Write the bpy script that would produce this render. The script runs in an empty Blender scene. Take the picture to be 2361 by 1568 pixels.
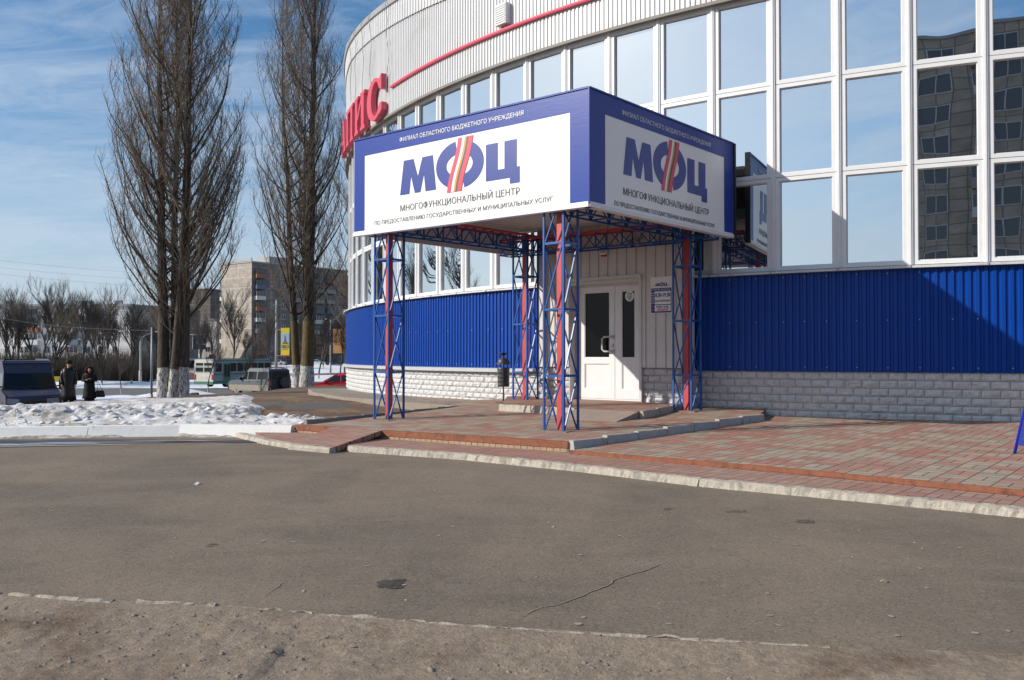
import bpy, bmesh, math, random
from math import sin, cos, pi, radians, atan2, hypot, sqrt
from mathutils import Vector, Matrix, noise
from mathutils.geometry import tessellate_polygon

S = bpy.context.scene
COL = S.collection
random.seed(7)

# ---------------------------------------------------------------- camera
F = 2080.0
cam = bpy.data.cameras.new('camera')
cam.sensor_width = 36.0
cam.lens = F / 2361.0 * 36.0
cam.clip_start = 0.05
cam.clip_end = 3000
camo = bpy.data.objects.new('camera', cam)
COL.objects.link(camo)
camo.location = (0, 0, 0)
camo.rotation_euler = (pi / 2 + math.atan(36 / F), 0, 0)
S.camera = camo

# ---------------------------------------------------------------- light
SUN_EL, SUN_AZ = 27.4, -102.0          # degrees, azimuth clockwise from +Y
SKY_STRENGTH = 0.105
w = bpy.data.worlds.new("World")
S.world = w
w.use_nodes = True
nt = w.node_tree
N, LK = nt.nodes, nt.links
bg = N['Background']
sky = N.new('ShaderNodeTexSky')
sky.sky_type = 'NISHITA'
sky.sun_disc = False
sky.sun_elevation = radians(SUN_EL)
sky.sun_rotation = radians(SUN_AZ) % (2 * pi)
sky.air_density = 1.0
sky.dust_density = 0.3
sky.ozone_density = 2.2
tc = N.new('ShaderNodeTexCoord')
sep = N.new('ShaderNodeSeparateXYZ')
LK.new(tc.outputs['Generated'], sep.inputs[0])
def wmath(op, a, b=None, clamp=False):
    m = N.new('ShaderNodeMath'); m.operation = op; m.use_clamp = clamp
    for k, v in enumerate((a, b)):
        if v is None: continue
        if isinstance(v, (int, float)): m.inputs[k].default_value = v
        else: LK.new(v, m.inputs[k])
    return m.outputs[0]
zc = wmath('MAXIMUM', sep.outputs['Z'], 0.03)
zc = wmath('ADD', zc, 0.12)
px = wmath('DIVIDE', sep.outputs['X'], zc)
py = wmath('DIVIDE', sep.outputs['Y'], zc)
cmb = N.new('ShaderNodeCombineXYZ')
LK.new(px, cmb.inputs[0]); LK.new(py, cmb.inputs[1])
def wnoise(scale, detail, rough, dist, sx, sy, rot):
    mp = N.new('ShaderNodeMapping'); mp.inputs['Scale'].default_value = (sx, sy, 1)
    mp.inputs['Rotation'].default_value = (0, 0, rot)
    LK.new(cmb.outputs[0], mp.inputs[0])
    n = N.new('ShaderNodeTexNoise'); n.inputs['Scale'].default_value = scale
    n.inputs['Detail'].default_value = detail; n.inputs['Roughness'].default_value = rough
    n.inputs['Distortion'].default_value = dist
    LK.new(mp.outputs[0], n.inputs['Vector'])
    return n.outputs['Fac']
c1 = wnoise(0.55, 8, 0.62, 0.3, 1.0, 2.0, 0.5)
c2 = wnoise(2.4, 10, 0.66, 0.9, 1.0, 1.7, 0.75)
cs = wmath('ADD', wmath('MULTIPLY', c1, 0.6), wmath('MULTIPLY', c2, 0.4))
lowb = wmath('SUBTRACT', 1.0, wmath('MULTIPLY', sep.outputs['Z'], 2.1), True)   # more cloud near the horizon
cs = wmath('ADD', cs, wmath('MULTIPLY', lowb, 0.10))
mr = N.new('ShaderNodeMapRange'); mr.inputs[1].default_value = 0.47; mr.inputs[2].default_value = 0.74
mr.inputs[3].default_value = 0.0; mr.inputs[4].default_value = 0.82
LK.new(cs, mr.inputs[0])
mix = N.new('ShaderNodeMix'); mix.data_type = 'RGBA'
LK.new(mr.outputs[0], mix.inputs['Factor'])
hs = N.new('ShaderNodeHueSaturation'); hs.inputs['Saturation'].default_value = 1.28; hs.inputs['Value'].default_value = 1.2
LK.new(sky.outputs[0], hs.inputs['Color'])
LK.new(hs.outputs[0], mix.inputs['A'])
mix.inputs['B'].default_value = (6.9, 7.6, 8.6, 1)
hz = wmath('SUBTRACT', 1.0, wmath('DIVIDE', wmath('MAXIMUM', sep.outputs['Z'], 0.0), 0.36), True)
hz = wmath('MULTIPLY', wmath('POWER', hz, 1.5), 0.85)
mixh = N.new('ShaderNodeMix'); mixh.data_type = 'RGBA'
LK.new(hz, mixh.inputs['Factor']); LK.new(mix.outputs['Result'], mixh.inputs['A'])
mixh.inputs['B'].default_value = (4.8, 5.7, 7.2, 1)
# thin bright haze round the sun
dt = N.new('ShaderNodeVectorMath'); dt.operation = 'DOT_PRODUCT'
_a, _e = radians(SUN_AZ), radians(SUN_EL)
dt.inputs[1].default_value = (sin(_a) * cos(_e), cos(_a) * cos(_e), sin(_e))
LK.new(tc.outputs['Generated'], dt.inputs[0])
au = wmath('MULTIPLY', wmath('POWER', wmath('MAXIMUM', dt.outputs['Value'], 0.0), 5.0), 0.8)
mixa = N.new('ShaderNodeMix'); mixa.data_type = 'RGBA'
LK.new(au, mixa.inputs['Factor']); LK.new(mixh.outputs['Result'], mixa.inputs['A'])
mixa.inputs['B'].default_value = (8.8, 9.4, 10.0, 1)
LK.new(mixa.outputs['Result'], bg.inputs[0])
bg.inputs[1].default_value = SKY_STRENGTH

sd = bpy.data.lights.new('sun', 'SUN')
sd.energy = 4.9
sd.angle = radians(0.5)
sd.color = (1.0, 0.93, 0.83)
so = bpy.data.objects.new('sun', sd)
COL.objects.link(so)
so.location = (-60, -20, 40)
az, el = radians(SUN_AZ), radians(SUN_EL)
sundir = Vector((sin(az) * cos(el), cos(az) * cos(el), sin(el)))
so.rotation_euler = sundir.to_track_quat('Z', 'Y').to_euler()

S.view_settings.view_transform = 'Standard'
S.view_settings.look = 'None'
S.view_settings.exposure = 0.0
S.view_settings.gamma = 1.0
S.render.engine = 'CYCLES'
S.cycles.use_denoising = True
S.cycles.caustics_reflective = False
S.cycles.caustics_refractive = False
S.cycles.max_bounces = 6
S.cycles.sample_clamp_indirect = 6

# ---------------------------------------------------------------- materials
MATS = {}
def principled(name, color, rough=0.7, metal=0.0, spec=0.5, noise_amt=0.0, nscale=8.0, bump=0.0, bscale=40.0,
               color2=None, c2scale=3.0, c2lo=0.45, c2hi=0.6, stretch=None, coat=0.0):
    if name in MATS: return MATS[name]
    m = bpy.data.materials.new(name); m.use_nodes = True
    t = m.node_tree; n = t.nodes; l = t.links
    b = n['Principled BSDF']
    b.inputs['Roughness'].default_value = rough
    b.inputs['Metallic'].default_value = metal
    b.inputs['Specular IOR Level'].default_value = spec
    b.inputs['Coat Weight'].default_value = coat
    c = (*color, 1)
    b.inputs['Base Color'].default_value = c
    tcn = n.new('ShaderNodeTexCoord')
    vec = tcn.outputs['Object']
    if stretch:
        mp = n.new('ShaderNodeMapping'); mp.inputs['Scale'].default_value = stretch
        l.new(vec, mp.inputs[0]); vec = mp.outputs[0]
    out = None
    if color2 is not None:
        nz = n.new('ShaderNodeTexNoise'); nz.inputs['Scale'].default_value = c2scale
        nz.inputs['Detail'].default_value = 8; nz.inputs['Roughness'].default_value = 0.65
        l.new(vec, nz.inputs['Vector'])
        r = n.new('ShaderNodeMapRange'); r.inputs[1].default_value = c2lo; r.inputs[2].default_value = c2hi
        l.new(nz.outputs['Fac'], r.inputs[0])
        mx = n.new('ShaderNodeMix'); mx.data_type = 'RGBA'
        l.new(r.outputs[0], mx.inputs['Factor'])
        mx.inputs['A'].default_value = c; mx.inputs['B'].default_value = (*color2, 1)
        out = mx.outputs['Result']
    if noise_amt > 0:
        nz = n.new('ShaderNodeTexNoise'); nz.inputs['Scale'].default_value = nscale
        nz.inputs['Detail'].default_value = 10; nz.inputs['Roughness'].default_value = 0.7
        l.new(vec, nz.inputs['Vector'])
        r = n.new('ShaderNodeMapRange'); r.inputs[1].default_value = 0.25; r.inputs[2].default_value = 0.75
        r.inputs[3].default_value = 1 - noise_amt; r.inputs[4].default_value = 1 + noise_amt
        l.new(nz.outputs['Fac'], r.inputs[0])
        mx = n.new('ShaderNodeVectorMath'); mx.operation = 'SCALE'
        if out is None: mx.inputs[0].default_value = color
        else: l.new(out, mx.inputs[0])
        l.new(r.outputs[0], mx.inputs['Scale'])
        out = mx.outputs[0]
    if out is not None: l.new(out, b.inputs['Base Color'])
    if bump > 0:
        nz = n.new('ShaderNodeTexNoise'); nz.inputs['Scale'].default_value = bscale
        nz.inputs['Detail'].default_value = 8; nz.inputs['Roughness'].default_value = 0.7
        l.new(vec, nz.inputs['Vector'])
        bp = n.new('ShaderNodeBump'); bp.inputs['Strength'].default_value = bump
        bp.inputs['Distance'].default_value = 0.02
        l.new(nz.outputs['Fac'], bp.inputs['Height'])
        l.new(bp.outputs[0], b.inputs['Normal'])
    MATS[name] = m
    return m

P = principled
M_blue = P('blue_painted_steel', (0.001, 0.046, 0.29), 0.40, spec=.28, noise_amt=0.10, nscale=2.0, bump=0.05, bscale=3)
M_white = P('white_pvc', (0.74, 0.75, 0.76), 0.35, noise_amt=0.06, nscale=5)
M_fascia = P('white_profiled_sheet', (0.60, 0.61, 0.62), 0.42, noise_amt=0.07, nscale=0.8, color2=(0.50, 0.50, 0.50), c2scale=1.2, c2lo=.55, c2hi=.8)
M_trimgrey = P('grey_flashing', (0.33, 0.34, 0.35), 0.5, noise_amt=0.25, nscale=6)
M_sill = P('weathered_sill', (0.60, 0.60, 0.60), 0.45, noise_amt=0.15, nscale=4, color2=(0.42, 0.36, 0.30), c2scale=5, c2lo=.56, c2hi=.7)
M_stone = P('split_face_stone', (0.56, 0.56, 0.56), 0.85, noise_amt=0.22, nscale=14, bump=0.5, bscale=45)
M_mortar = P('mortar', (0.36, 0.36, 0.36), 0.9, noise_amt=0.2, nscale=20)
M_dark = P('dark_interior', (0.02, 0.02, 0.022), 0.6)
M_red = P('red_paint', (0.55, 0.035, 0.045), 0.42, noise_amt=0.12, nscale=4, color2=(0.45, 0.10, 0.09), c2scale=6, c2lo=.55, c2hi=.7)
M_redpost = P('red_oxide_paint', (0.52, 0.055, 0.055), 0.45, noise_amt=0.12, nscale=5)
M_redsign = P('faded_red_plastic', (0.60, 0.075, 0.12), 0.45, noise_amt=0.08, nscale=3)
M_colblue = P('blue_lattice_paint', (0.006, 0.085, 0.34), 0.36, noise_amt=0.1, nscale=6)
M_signwhite = P('banner_white', (0.86, 0.86, 0.86), 0.28, noise_amt=0.02, nscale=2, bump=0.03, bscale=4, stretch=(1, 1, 3))
M_signblue = P('banner_blue', (0.010, 0.044, 0.30), 0.32, spec=.3, noise_amt=0.06, nscale=3, bump=0.05, bscale=5, stretch=(1, 1, 7))
M_signblue2 = P('logo_blue', (0.010, 0.038, 0.27), 0.33)
M_gold = P('logo_gold', (0.55, 0.27, 0.06), 0.4)
M_blk = P('logo_dark', (0.06, 0.045, 0.03), 0.4)
M_text = P('grey_lettering', (0.10, 0.10, 0.105), 0.4)
M_logored = P('logo_red', (0.72, 0.04, 0.09), 0.35)
M_rust = P('rusty_angle_iron', (0.24, 0.085, 0.042), 0.8, noise_amt=0.3, nscale=12, color2=(0.14, 0.05, 0.03), c2scale=7, c2lo=.5, c2hi=.65, bump=.2, bscale=60)
M_kerb = P('whitewashed_kerb', (0.46, 0.415, 0.35), 0.85, noise_amt=0.15, nscale=10, color2=(0.33, 0.30, 0.26), c2scale=9, c2lo=.50, c2hi=.60, bump=.9, bscale=30)
M_conc = P('grey_concrete', (0.40, 0.40, 0.39), 0.85, noise_amt=0.18, nscale=9, color2=(0.27, 0.26, 0.24), c2scale=6, c2lo=.55, c2hi=.7, bump=.4, bscale=40)
M_parapet = P('white_painted_parapet', (0.85, 0.84, 0.81), 0.8, noise_amt=0.08, nscale=6, color2=(0.36, 0.32, 0.28), c2scale=5, c2lo=.63, c2hi=.70, bump=.15, bscale=25, stretch=(1, 1, .35))
M_bark = P('poplar_bark', (0.085, 0.068, 0.052), 0.95, noise_amt=0.6, nscale=5, color2=(.035, .028, .022), c2scale=6, c2lo=.45, c2hi=.6, bump=1.0, bscale=8, stretch=(4, 4, .6))
M_twig = P('poplar_twigs', (0.21, 0.165, 0.12), 0.9, noise_amt=0.3, nscale=2)
M_wash = P('whitewashed_bark', (0.56, 0.56, 0.54), 0.9, noise_amt=0.2, nscale=5, color2=(0.09, 0.08, 0.07), c2scale=7, c2lo=.48, c2hi=.56, bump=0.9, bscale=9, stretch=(4, 4, .7))
M_moss = P('mossy_bark', (0.13, 0.10, 0.035), 0.95, noise_amt=0.5, nscale=6, color2=(0.07, 0.05, 0.03), c2scale=7, bump=0.8, bscale=9, stretch=(4, 4, .6))
M_treegrey = P('grey_twigs', (0.10, 0.085, 0.07), 0.95, noise_amt=0.2, nscale=2)
M_tyre = P('tyre_rubber', (0.02, 0.02, 0.02), 0.8)
M_rim = P('wheel_rim', (0.35, 0.35, 0.36), 0.4, metal=.6)
M_blackpl = P('black_plastic', (0.02, 0.02, 0.022), 0.5)
M_carglass = P('car_glass', (0.012, 0.016, 0.018), 0.05, spec=.5)
M_lens = P('headlight_lens', (0.30, 0.31, 0.33), 0.2, metal=.3)
M_tail = P('tail_light', (0.5, 0.01, 0.01), 0.25)
M_plate = P('number_plate', (0.5, 0.5, 0.5), 0.5)
M_galv = P('galvanised_pole', (0.30, 0.32, 0.34), 0.5, metal=.3)
M_cpole = P('concrete_pole', (0.42, 0.40, 0.37), 0.9, noise_amt=.15, nscale=4)
M_lamp = P('lamp_glass', (0.75, 0.75, 0.72), 0.3)
M_coat = P('black_leather', (0.008, 0.008, 0.009), 0.38, spec=.4)
M_wool = P('black_wool', (0.010, 0.010, 0.011), 0.9)
M_skin = P('skin', (0.55, 0.27, 0.20), 0.55)
M_fur = P('dark_brown_fur', (0.035, 0.012, 0.010), 0.95, bump=.8, bscale=60)
M_binmetal = P('grey_hammered_metal', (0.075, 0.08, 0.085), 0.38, metal=.3, noise_amt=.15, nscale=20)
M_winfar = P('far_window_glass', (0.03, 0.035, 0.045), 0.15, spec=.7)
M_winframe = P('far_window_frame', (0.55, 0.55, 0.55), 0.6)
M_pebble = P('pebbles', (0.25, 0.205, 0.16), 0.9, noise_amt=.4, nscale=15)

def glass_mat():
    m = bpy.data.materials.new('reflective_glazing'); m.use_nodes = True
    t = m.node_tree; n = t.nodes; l = t.links
    b = n['Principled BSDF']; b.inputs['Base Color'].default_value = (0.012, 0.018, 0.025, 1)
    b.inputs['Roughness'].default_value = 0.3
    g = n.new('ShaderNodeBsdfGlossy'); g.inputs['Roughness'].default_value = 0.0
    g.inputs['Color'].default_value = (0.93, 0.98, 1.0, 1)
    fr = n.new('ShaderNodeLayerWeight'); fr.inputs['Blend'].default_value = 0.35
    r = n.new('ShaderNodeMapRange'); r.inputs[1].default_value = 0; r.inputs[2].default_value = 1
    r.inputs[3].default_value = 0.74; r.inputs[4].default_value = 1.0
    l.new(fr.outputs['Fresnel'], r.inputs[0])
    mx = n.new('ShaderNodeMixShader')
    l.new(r.outputs[0], mx.inputs[0]); l.new(b.outputs[0], mx.inputs[1]); l.new(g.outputs[0], mx.inputs[2])
    l.new(mx.outputs[0], n['Material Output'].inputs[0])
    return m
M_glass = glass_mat()
def doorglass_mat():
    m = P('dark_door_glass', (0.004, 0.005, 0.005), 0.05, spec=.16)
    return m
M_doorglass = doorglass_mat()

def asphalt_mat(name, base, warm, speck=True, patch=True):
    m = bpy.data.materials.new(name); m.use_nodes = True
    t = m.node_tree; n = t.nodes; l = t.links
    b = n['Principled BSDF']; b.inputs['Roughness'].default_value = 0.92
    b.inputs['Specular IOR Level'].default_value = 0.25
    tcn = n.new('ShaderNodeTexCoord'); vec = tcn.outputs['Object']
    def nz(scale, detail=8, rough=.65, st=None, dist=0):
        v = vec
        if st:
            mp = n.new('ShaderNodeMapping'); mp.inputs['Scale'].default_value = st
            l.new(vec, mp.inputs[0]); v = mp.outputs[0]
        x = n.new('ShaderNodeTexNoise'); x.inputs['Scale'].default_value = scale
        x.inputs['Detail'].default_value = detail; x.inputs['Roughness'].default_value = rough
        x.inputs['Distortion'].default_value = dist
        l.new(v, x.inputs['Vector']); return x.outputs['Fac']
    def rng(v, a, b_, c, d):
        r = n.new('ShaderNodeMapRange'); r.inputs[1].default_value = a; r.inputs[2].default_value = b_
        r.inputs[3].default_value = c; r.inputs[4].default_value = d
        l.new(v, r.inputs[0]); return r.outputs[0]
    def mixc(f, A, B):
        x = n.new('ShaderNodeMix'); x.data_type = 'RGBA'
        l.new(f, x.inputs['Factor'])
        for k, v in (('A', A), ('B', B)):
            if isinstance(v, tuple): x.inputs[k].default_value = (*v, 1)
            else: l.new(v, x.inputs[k])
        return x.outputs['Result']
    c = mixc(rng(nz(0.7, 6, .6, (1, 1.6, 1), .6), .38, .64, 0, 1), base, warm)
    c = mixc(rng(nz(.28, 4, .55, (1.6, .8, 1), 1.0), .42, .62, 0, .5), c, tuple(v * 1.22 for v in warm))
    c = mixc(rng(nz(3.3, 8, .7), .62, .78, 0, .55), c, tuple(v * .62 for v in base))
    if speck:
        vo = n.new('ShaderNodeTexVoronoi'); vo.inputs['Scale'].default_value = 95
        l.new(vec, vo.inputs['Vector'])
        sepc = n.new('ShaderNodeSeparateColor'); l.new(vo.outputs['Color'], sepc.inputs[0])
        f1 = rng(sepc.outputs[0], .82, .97, 0, .38)
        c = mixc(f1, c, (0.34, 0.31, 0.27))
        f2 = rng(sepc.outputs[1], .72, .95, 0, .45)
        c = mixc(f2, c, (0.045, 0.043, 0.042))
    l.new(c, b.inputs['Base Color'])
    bp = n.new('ShaderNodeBump'); bp.inputs['Strength'].default_value = 0.5; bp.inputs['Distance'].default_value = 0.006
    l.new(nz(120, 4, .6), bp.inputs['Height'])
    bp2 = n.new('ShaderNodeBump'); bp2.inputs['Strength'].default_value = 0.35; bp2.inputs['Distance'].default_value = 0.05
    l.new(nz(2.2, 3, .5), bp2.inputs['Height']); l.new(bp.outputs[0], bp2.inputs['Normal'])
    l.new(bp2.outputs[0], b.inputs['Normal'])
    return m
M_asphalt = asphalt_mat('worn_asphalt', (0.162, 0.130, 0.099), (0.218, 0.171, 0.125))
M_road = asphalt_mat('road_asphalt', (0.17, 0.165, 0.16), (0.13, 0.12, 0.11), speck=False)
M_path = asphalt_mat('path_asphalt', (0.30, 0.255, 0.21), (0.25, 0.21, 0.175))
M_dirt = P('dry_dirt', (0.29, 0.225, 0.165), 0.95, noise_amt=0.35, nscale=22, color2=(0.16, 0.105, 0.065), c2scale=1.3, c2lo=.5, c2hi=.66, bump=.9, bscale=40)
M_mound = P('brown_earth', (0.20, 0.128, 0.076), 0.95, noise_amt=0.7, nscale=7, color2=(0.105, 0.060, 0.034), c2scale=.9, c2lo=.42, c2hi=.58, bump=1.0, bscale=14)
M_farearth = P('far_earth', (0.13, 0.105, 0.08), 0.95, noise_amt=0.4, nscale=.4, color2=(0.08, 0.07, 0.06), c2scale=.08)
def snow_mat():
    m = P('old_snow', (0.71, 0.705, 0.70), 0.7, noise_amt=0.18, nscale=11, color2=(0.38, 0.33, 0.28), c2scale=2.2, c2lo=.45, c2hi=.64, bump=1.0, bscale=14)
    return m
M_snow = snow_mat()
M_farsnow = P('far_snow', (0.78, 0.80, 0.84), 0.8, noise_amt=0.05, nscale=.5, color2=(0.45, 0.42, 0.40), c2scale=.35, c2lo=.56, c2hi=.68)
M_wet = P('wet_asphalt', (0.03, 0.028, 0.027), 0.45, noise_amt=.3, nscale=3)
M_ice = P('thin_ice', (0.42, 0.44, 0.48), 0.3, noise_amt=.2, nscale=4)
M_stain = P('oil_stain', (0.065, 0.05, 0.04), 0.7, noise_amt=.3, nscale=12)
M_crack = P('crack_fill', (0.14, 0.11, 0.085), 0.95)
M_crackl = P('dusty_crack_edge', (0.30, 0.24, 0.18), 0.95, noise_amt=.3, nscale=30)

def paver_mat(name, rot, cell, ca, cb, ratio):
    m = bpy.data.materials.new(name); m.use_nodes = True
    t = m.node_tree; n = t.nodes; l = t.links
    b = n['Principled BSDF']; b.inputs['Roughness'].default_value = 0.85
    tcn = n.new('ShaderNodeTexCoord')
    mp = n.new('ShaderNodeMapping'); mp.inputs['Rotation'].default_value = (0, 0, rot)
    mp.inputs['Scale'].default_value = (1 / cell, 1 / cell, 1)
    l.new(tcn.outputs['Object'], mp.inputs[0])
    sp = n.new('ShaderNodeSeparateXYZ'); l.new(mp.outputs[0], sp.inputs[0])
    def mm(op, a, b_=None, clamp=False, c=None):
        x = n.new('ShaderNodeMath'); x.operation = op; x.use_clamp = clamp
        for k, v in enumerate((a, b_, c)):
            if v is None: continue
            if isinstance(v, (int, float)): x.inputs[k].default_value = v
            else: l.new(v, x.inputs[k])
        return x.outputs[0]
    X, Y = sp.outputs[0], sp.outputs[1]
    fx, fy = mm('FLOOR', X), mm('FLOOR', Y)
    ux, uy = mm('SUBTRACT', X, fx), mm('SUBTRACT', Y, fy)
    par = mm('MODULO', mm('ABSOLUTE', mm('ADD', fx, fy)), 2.0)      # 0/1 orientation of the pair of bricks
    par = mm('GREATER_THAN', par, .5)
    ipar = mm('SUBTRACT', 1.0, par)
    wsplit = mm('ADD', mm('MULTIPLY', ux, par), mm('MULTIPLY', uy, ipar))
    half = mm('GREATER_THAN', wsplit, .5)
    ex = mm('MINIMUM', ux, mm('SUBTRACT', 1.0, ux)); ey = mm('MINIMUM', uy, mm('SUBTRACT', 1.0, uy))
    es = mm('ABSOLUTE', mm('SUBTRACT', wsplit, .5))
    e = mm('MINIMUM', mm('MINIMUM', ex, ey), es)
    joint = n.new('ShaderNodeMapRange'); joint.inputs[1].default_value = .012; joint.inputs[2].default_value = .032
    l.new(e, joint.inputs[0]); J = joint.outputs[0]
    cv = n.new('ShaderNodeCombineXYZ'); l.new(fx, cv.inputs[0]); l.new(fy, cv.inputs[1])
    wn = n.new('ShaderNodeTexWhiteNoise'); wn.noise_dimensions = '2D'; l.new(cv.outputs[0], wn.inputs['Vector'])
    cv2 = n.new('ShaderNodeCombineXYZ'); l.new(fx, cv2.inputs[0]); l.new(mm('ADD', fy, mm('MULTIPLY', half, 37.3)), cv2.inputs[1])
    wn2 = n.new('ShaderNodeTexWhiteNoise'); wn2.noise_dimensions = '2D'; l.new(cv2.outputs[0], wn2.inputs['Vector'])
    isred = mm('LESS_THAN', wn.outputs['Value'], ratio)
    mx = n.new('ShaderNodeMix'); mx.data_type = 'RGBA'; l.new(isred, mx.inputs['Factor'])
    mx.inputs['A'].default_value = (*cb, 1); mx.inputs['B'].default_value = (*ca, 1)
    nz = n.new('ShaderNodeTexNoise'); nz.inputs['Scale'].default_value = 9; nz.inputs['Detail'].default_value = 8
    nz.inputs['Roughness'].default_value = .7
    l.new(tcn.outputs['Object'], nz.inputs['Vector'])
    nz2 = n.new('ShaderNodeTexNoise'); nz2.inputs['Scale'].default_value = 1.1; nz2.inputs['Detail'].default_value = 5
    l.new(tcn.outputs['Object'], nz2.inputs['Vector'])
    dust = n.new('ShaderNodeMapRange'); dust.inputs[1].default_value = .42; dust.inputs[2].default_value = .72
    dust.inputs[3].default_value = .1; dust.inputs[4].default_value = .75
    l.new(nz2.outputs['Fac'], dust.inputs[0])
    mxd = n.new('ShaderNodeMix'); mxd.data_type = 'RGBA'; l.new(dust.outputs[0], mxd.inputs['Factor'])
    l.new(mx.outputs['Result'], mxd.inputs['A']); mxd.inputs['B'].default_value = (0.36, 0.285, 0.215, 1)
    v = mm('ADD', .62, mm('ADD', mm('MULTIPLY', wn2.outputs['Value'], .26), mm('MULTIPLY', nz.outputs['Fac'], .5)))
    sc = n.new('ShaderNodeVectorMath'); sc.operation = 'SCALE'
    l.new(mxd.outputs['Result'], sc.inputs[0]); l.new(v, sc.inputs['Scale'])
    mj = n.new('ShaderNodeMix'); mj.data_type = 'RGBA'; l.new(J, mj.inputs['Factor'])
    mj.inputs['A'].default_value = (0.075, 0.06, 0.05, 1); l.new(sc.outputs[0], mj.inputs['B'])
    l.new(mj.outputs['Result'], b.inputs['Base Color'])
    h = mm('ADD', mm('MULTIPLY', J, 1.0), mm('MULTIPLY', nz.outputs['Fac'], .6))
    bp = n.new('ShaderNodeBump'); bp.inputs['Strength'].default_value = .5; bp.inputs['Distance'].default_value = .008
    l.new(h, bp.inputs['Height']); l.new(bp.outputs[0], b.inputs['Normal'])
    return m
DIRROT = atan2(0.637, 0.771)
M_paver = paver_mat('red_and_grey_pavers', DIRROT, .26, (0.36, 0.165, 0.12), (0.325, 0.26, 0.195), .55)
M_paverred = paver_mat('red_pavers', DIRROT, .22, (0.36, 0.165, 0.125), (0.33, 0.17, 0.13), .6)

def panel_mat(name, base, joint, sx, sz, vary=.12):
    """precast wall panels: joints every sx along the wall and sz up"""
    m = bpy.data.materials.new(name); m.use_nodes = True
    t = m.node_tree; n = t.nodes; l = t.links
    b = n['Principled BSDF']; b.inputs['Roughness'].default_value = .9
    uv = n.new('ShaderNodeUVMap')
    br = n.new('ShaderNodeTexBrick'); br.offset = 0
    br.inputs['Color1'].default_value = (*[c * (1 - vary) for c in base], 1)
    br.inputs['Color2'].default_value = (*[c * (1 + vary) for c in base], 1)
    br.inputs['Mortar'].default_value = (*joint, 1)
    br.inputs['Scale'].default_value = 1; br.inputs['Mortar Size'].default_value = .07
    br.inputs['Brick Width'].default_value = sx; br.inputs['Row Height'].default_value = sz
    l.new(uv.outputs[0], br.inputs['Vector'])
    nz = n.new('ShaderNodeTexNoise'); nz.inputs['Scale'].default_value = .8; nz.inputs['Detail'].default_value = 8
    l.new(uv.outputs[0], nz.inputs['Vector'])
    r = n.new('ShaderNodeMapRange'); r.inputs[1].default_value = .3; r.inputs[2].default_value = .7
    r.inputs[3].default_value = .78; r.inputs[4].default_value = 1.15
    l.new(nz.outputs['Fac'], r.inputs[0])
    sc = n.new('ShaderNodeVectorMath'); sc.operation = 'SCALE'
    l.new(br.outputs['Color'], sc.inputs[0]); l.new(r.outputs[0], sc.inputs['Scale'])
    l.new(sc.outputs[0], b.inputs['Base Color'])
    return m
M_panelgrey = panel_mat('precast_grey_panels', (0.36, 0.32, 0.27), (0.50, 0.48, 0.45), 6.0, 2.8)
M_paneldarkshade = panel_mat('precast_dark_shaded_panels', (0.20, 0.17, 0.145), (0.32, 0.31, 0.29), 3.2, 2.8)
M_panelwhite = panel_mat('white_brick_wall', (0.74, 0.72, 0.68), (0.55, 0.53, 0.50), 6.0, 2.8, .04)

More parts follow.
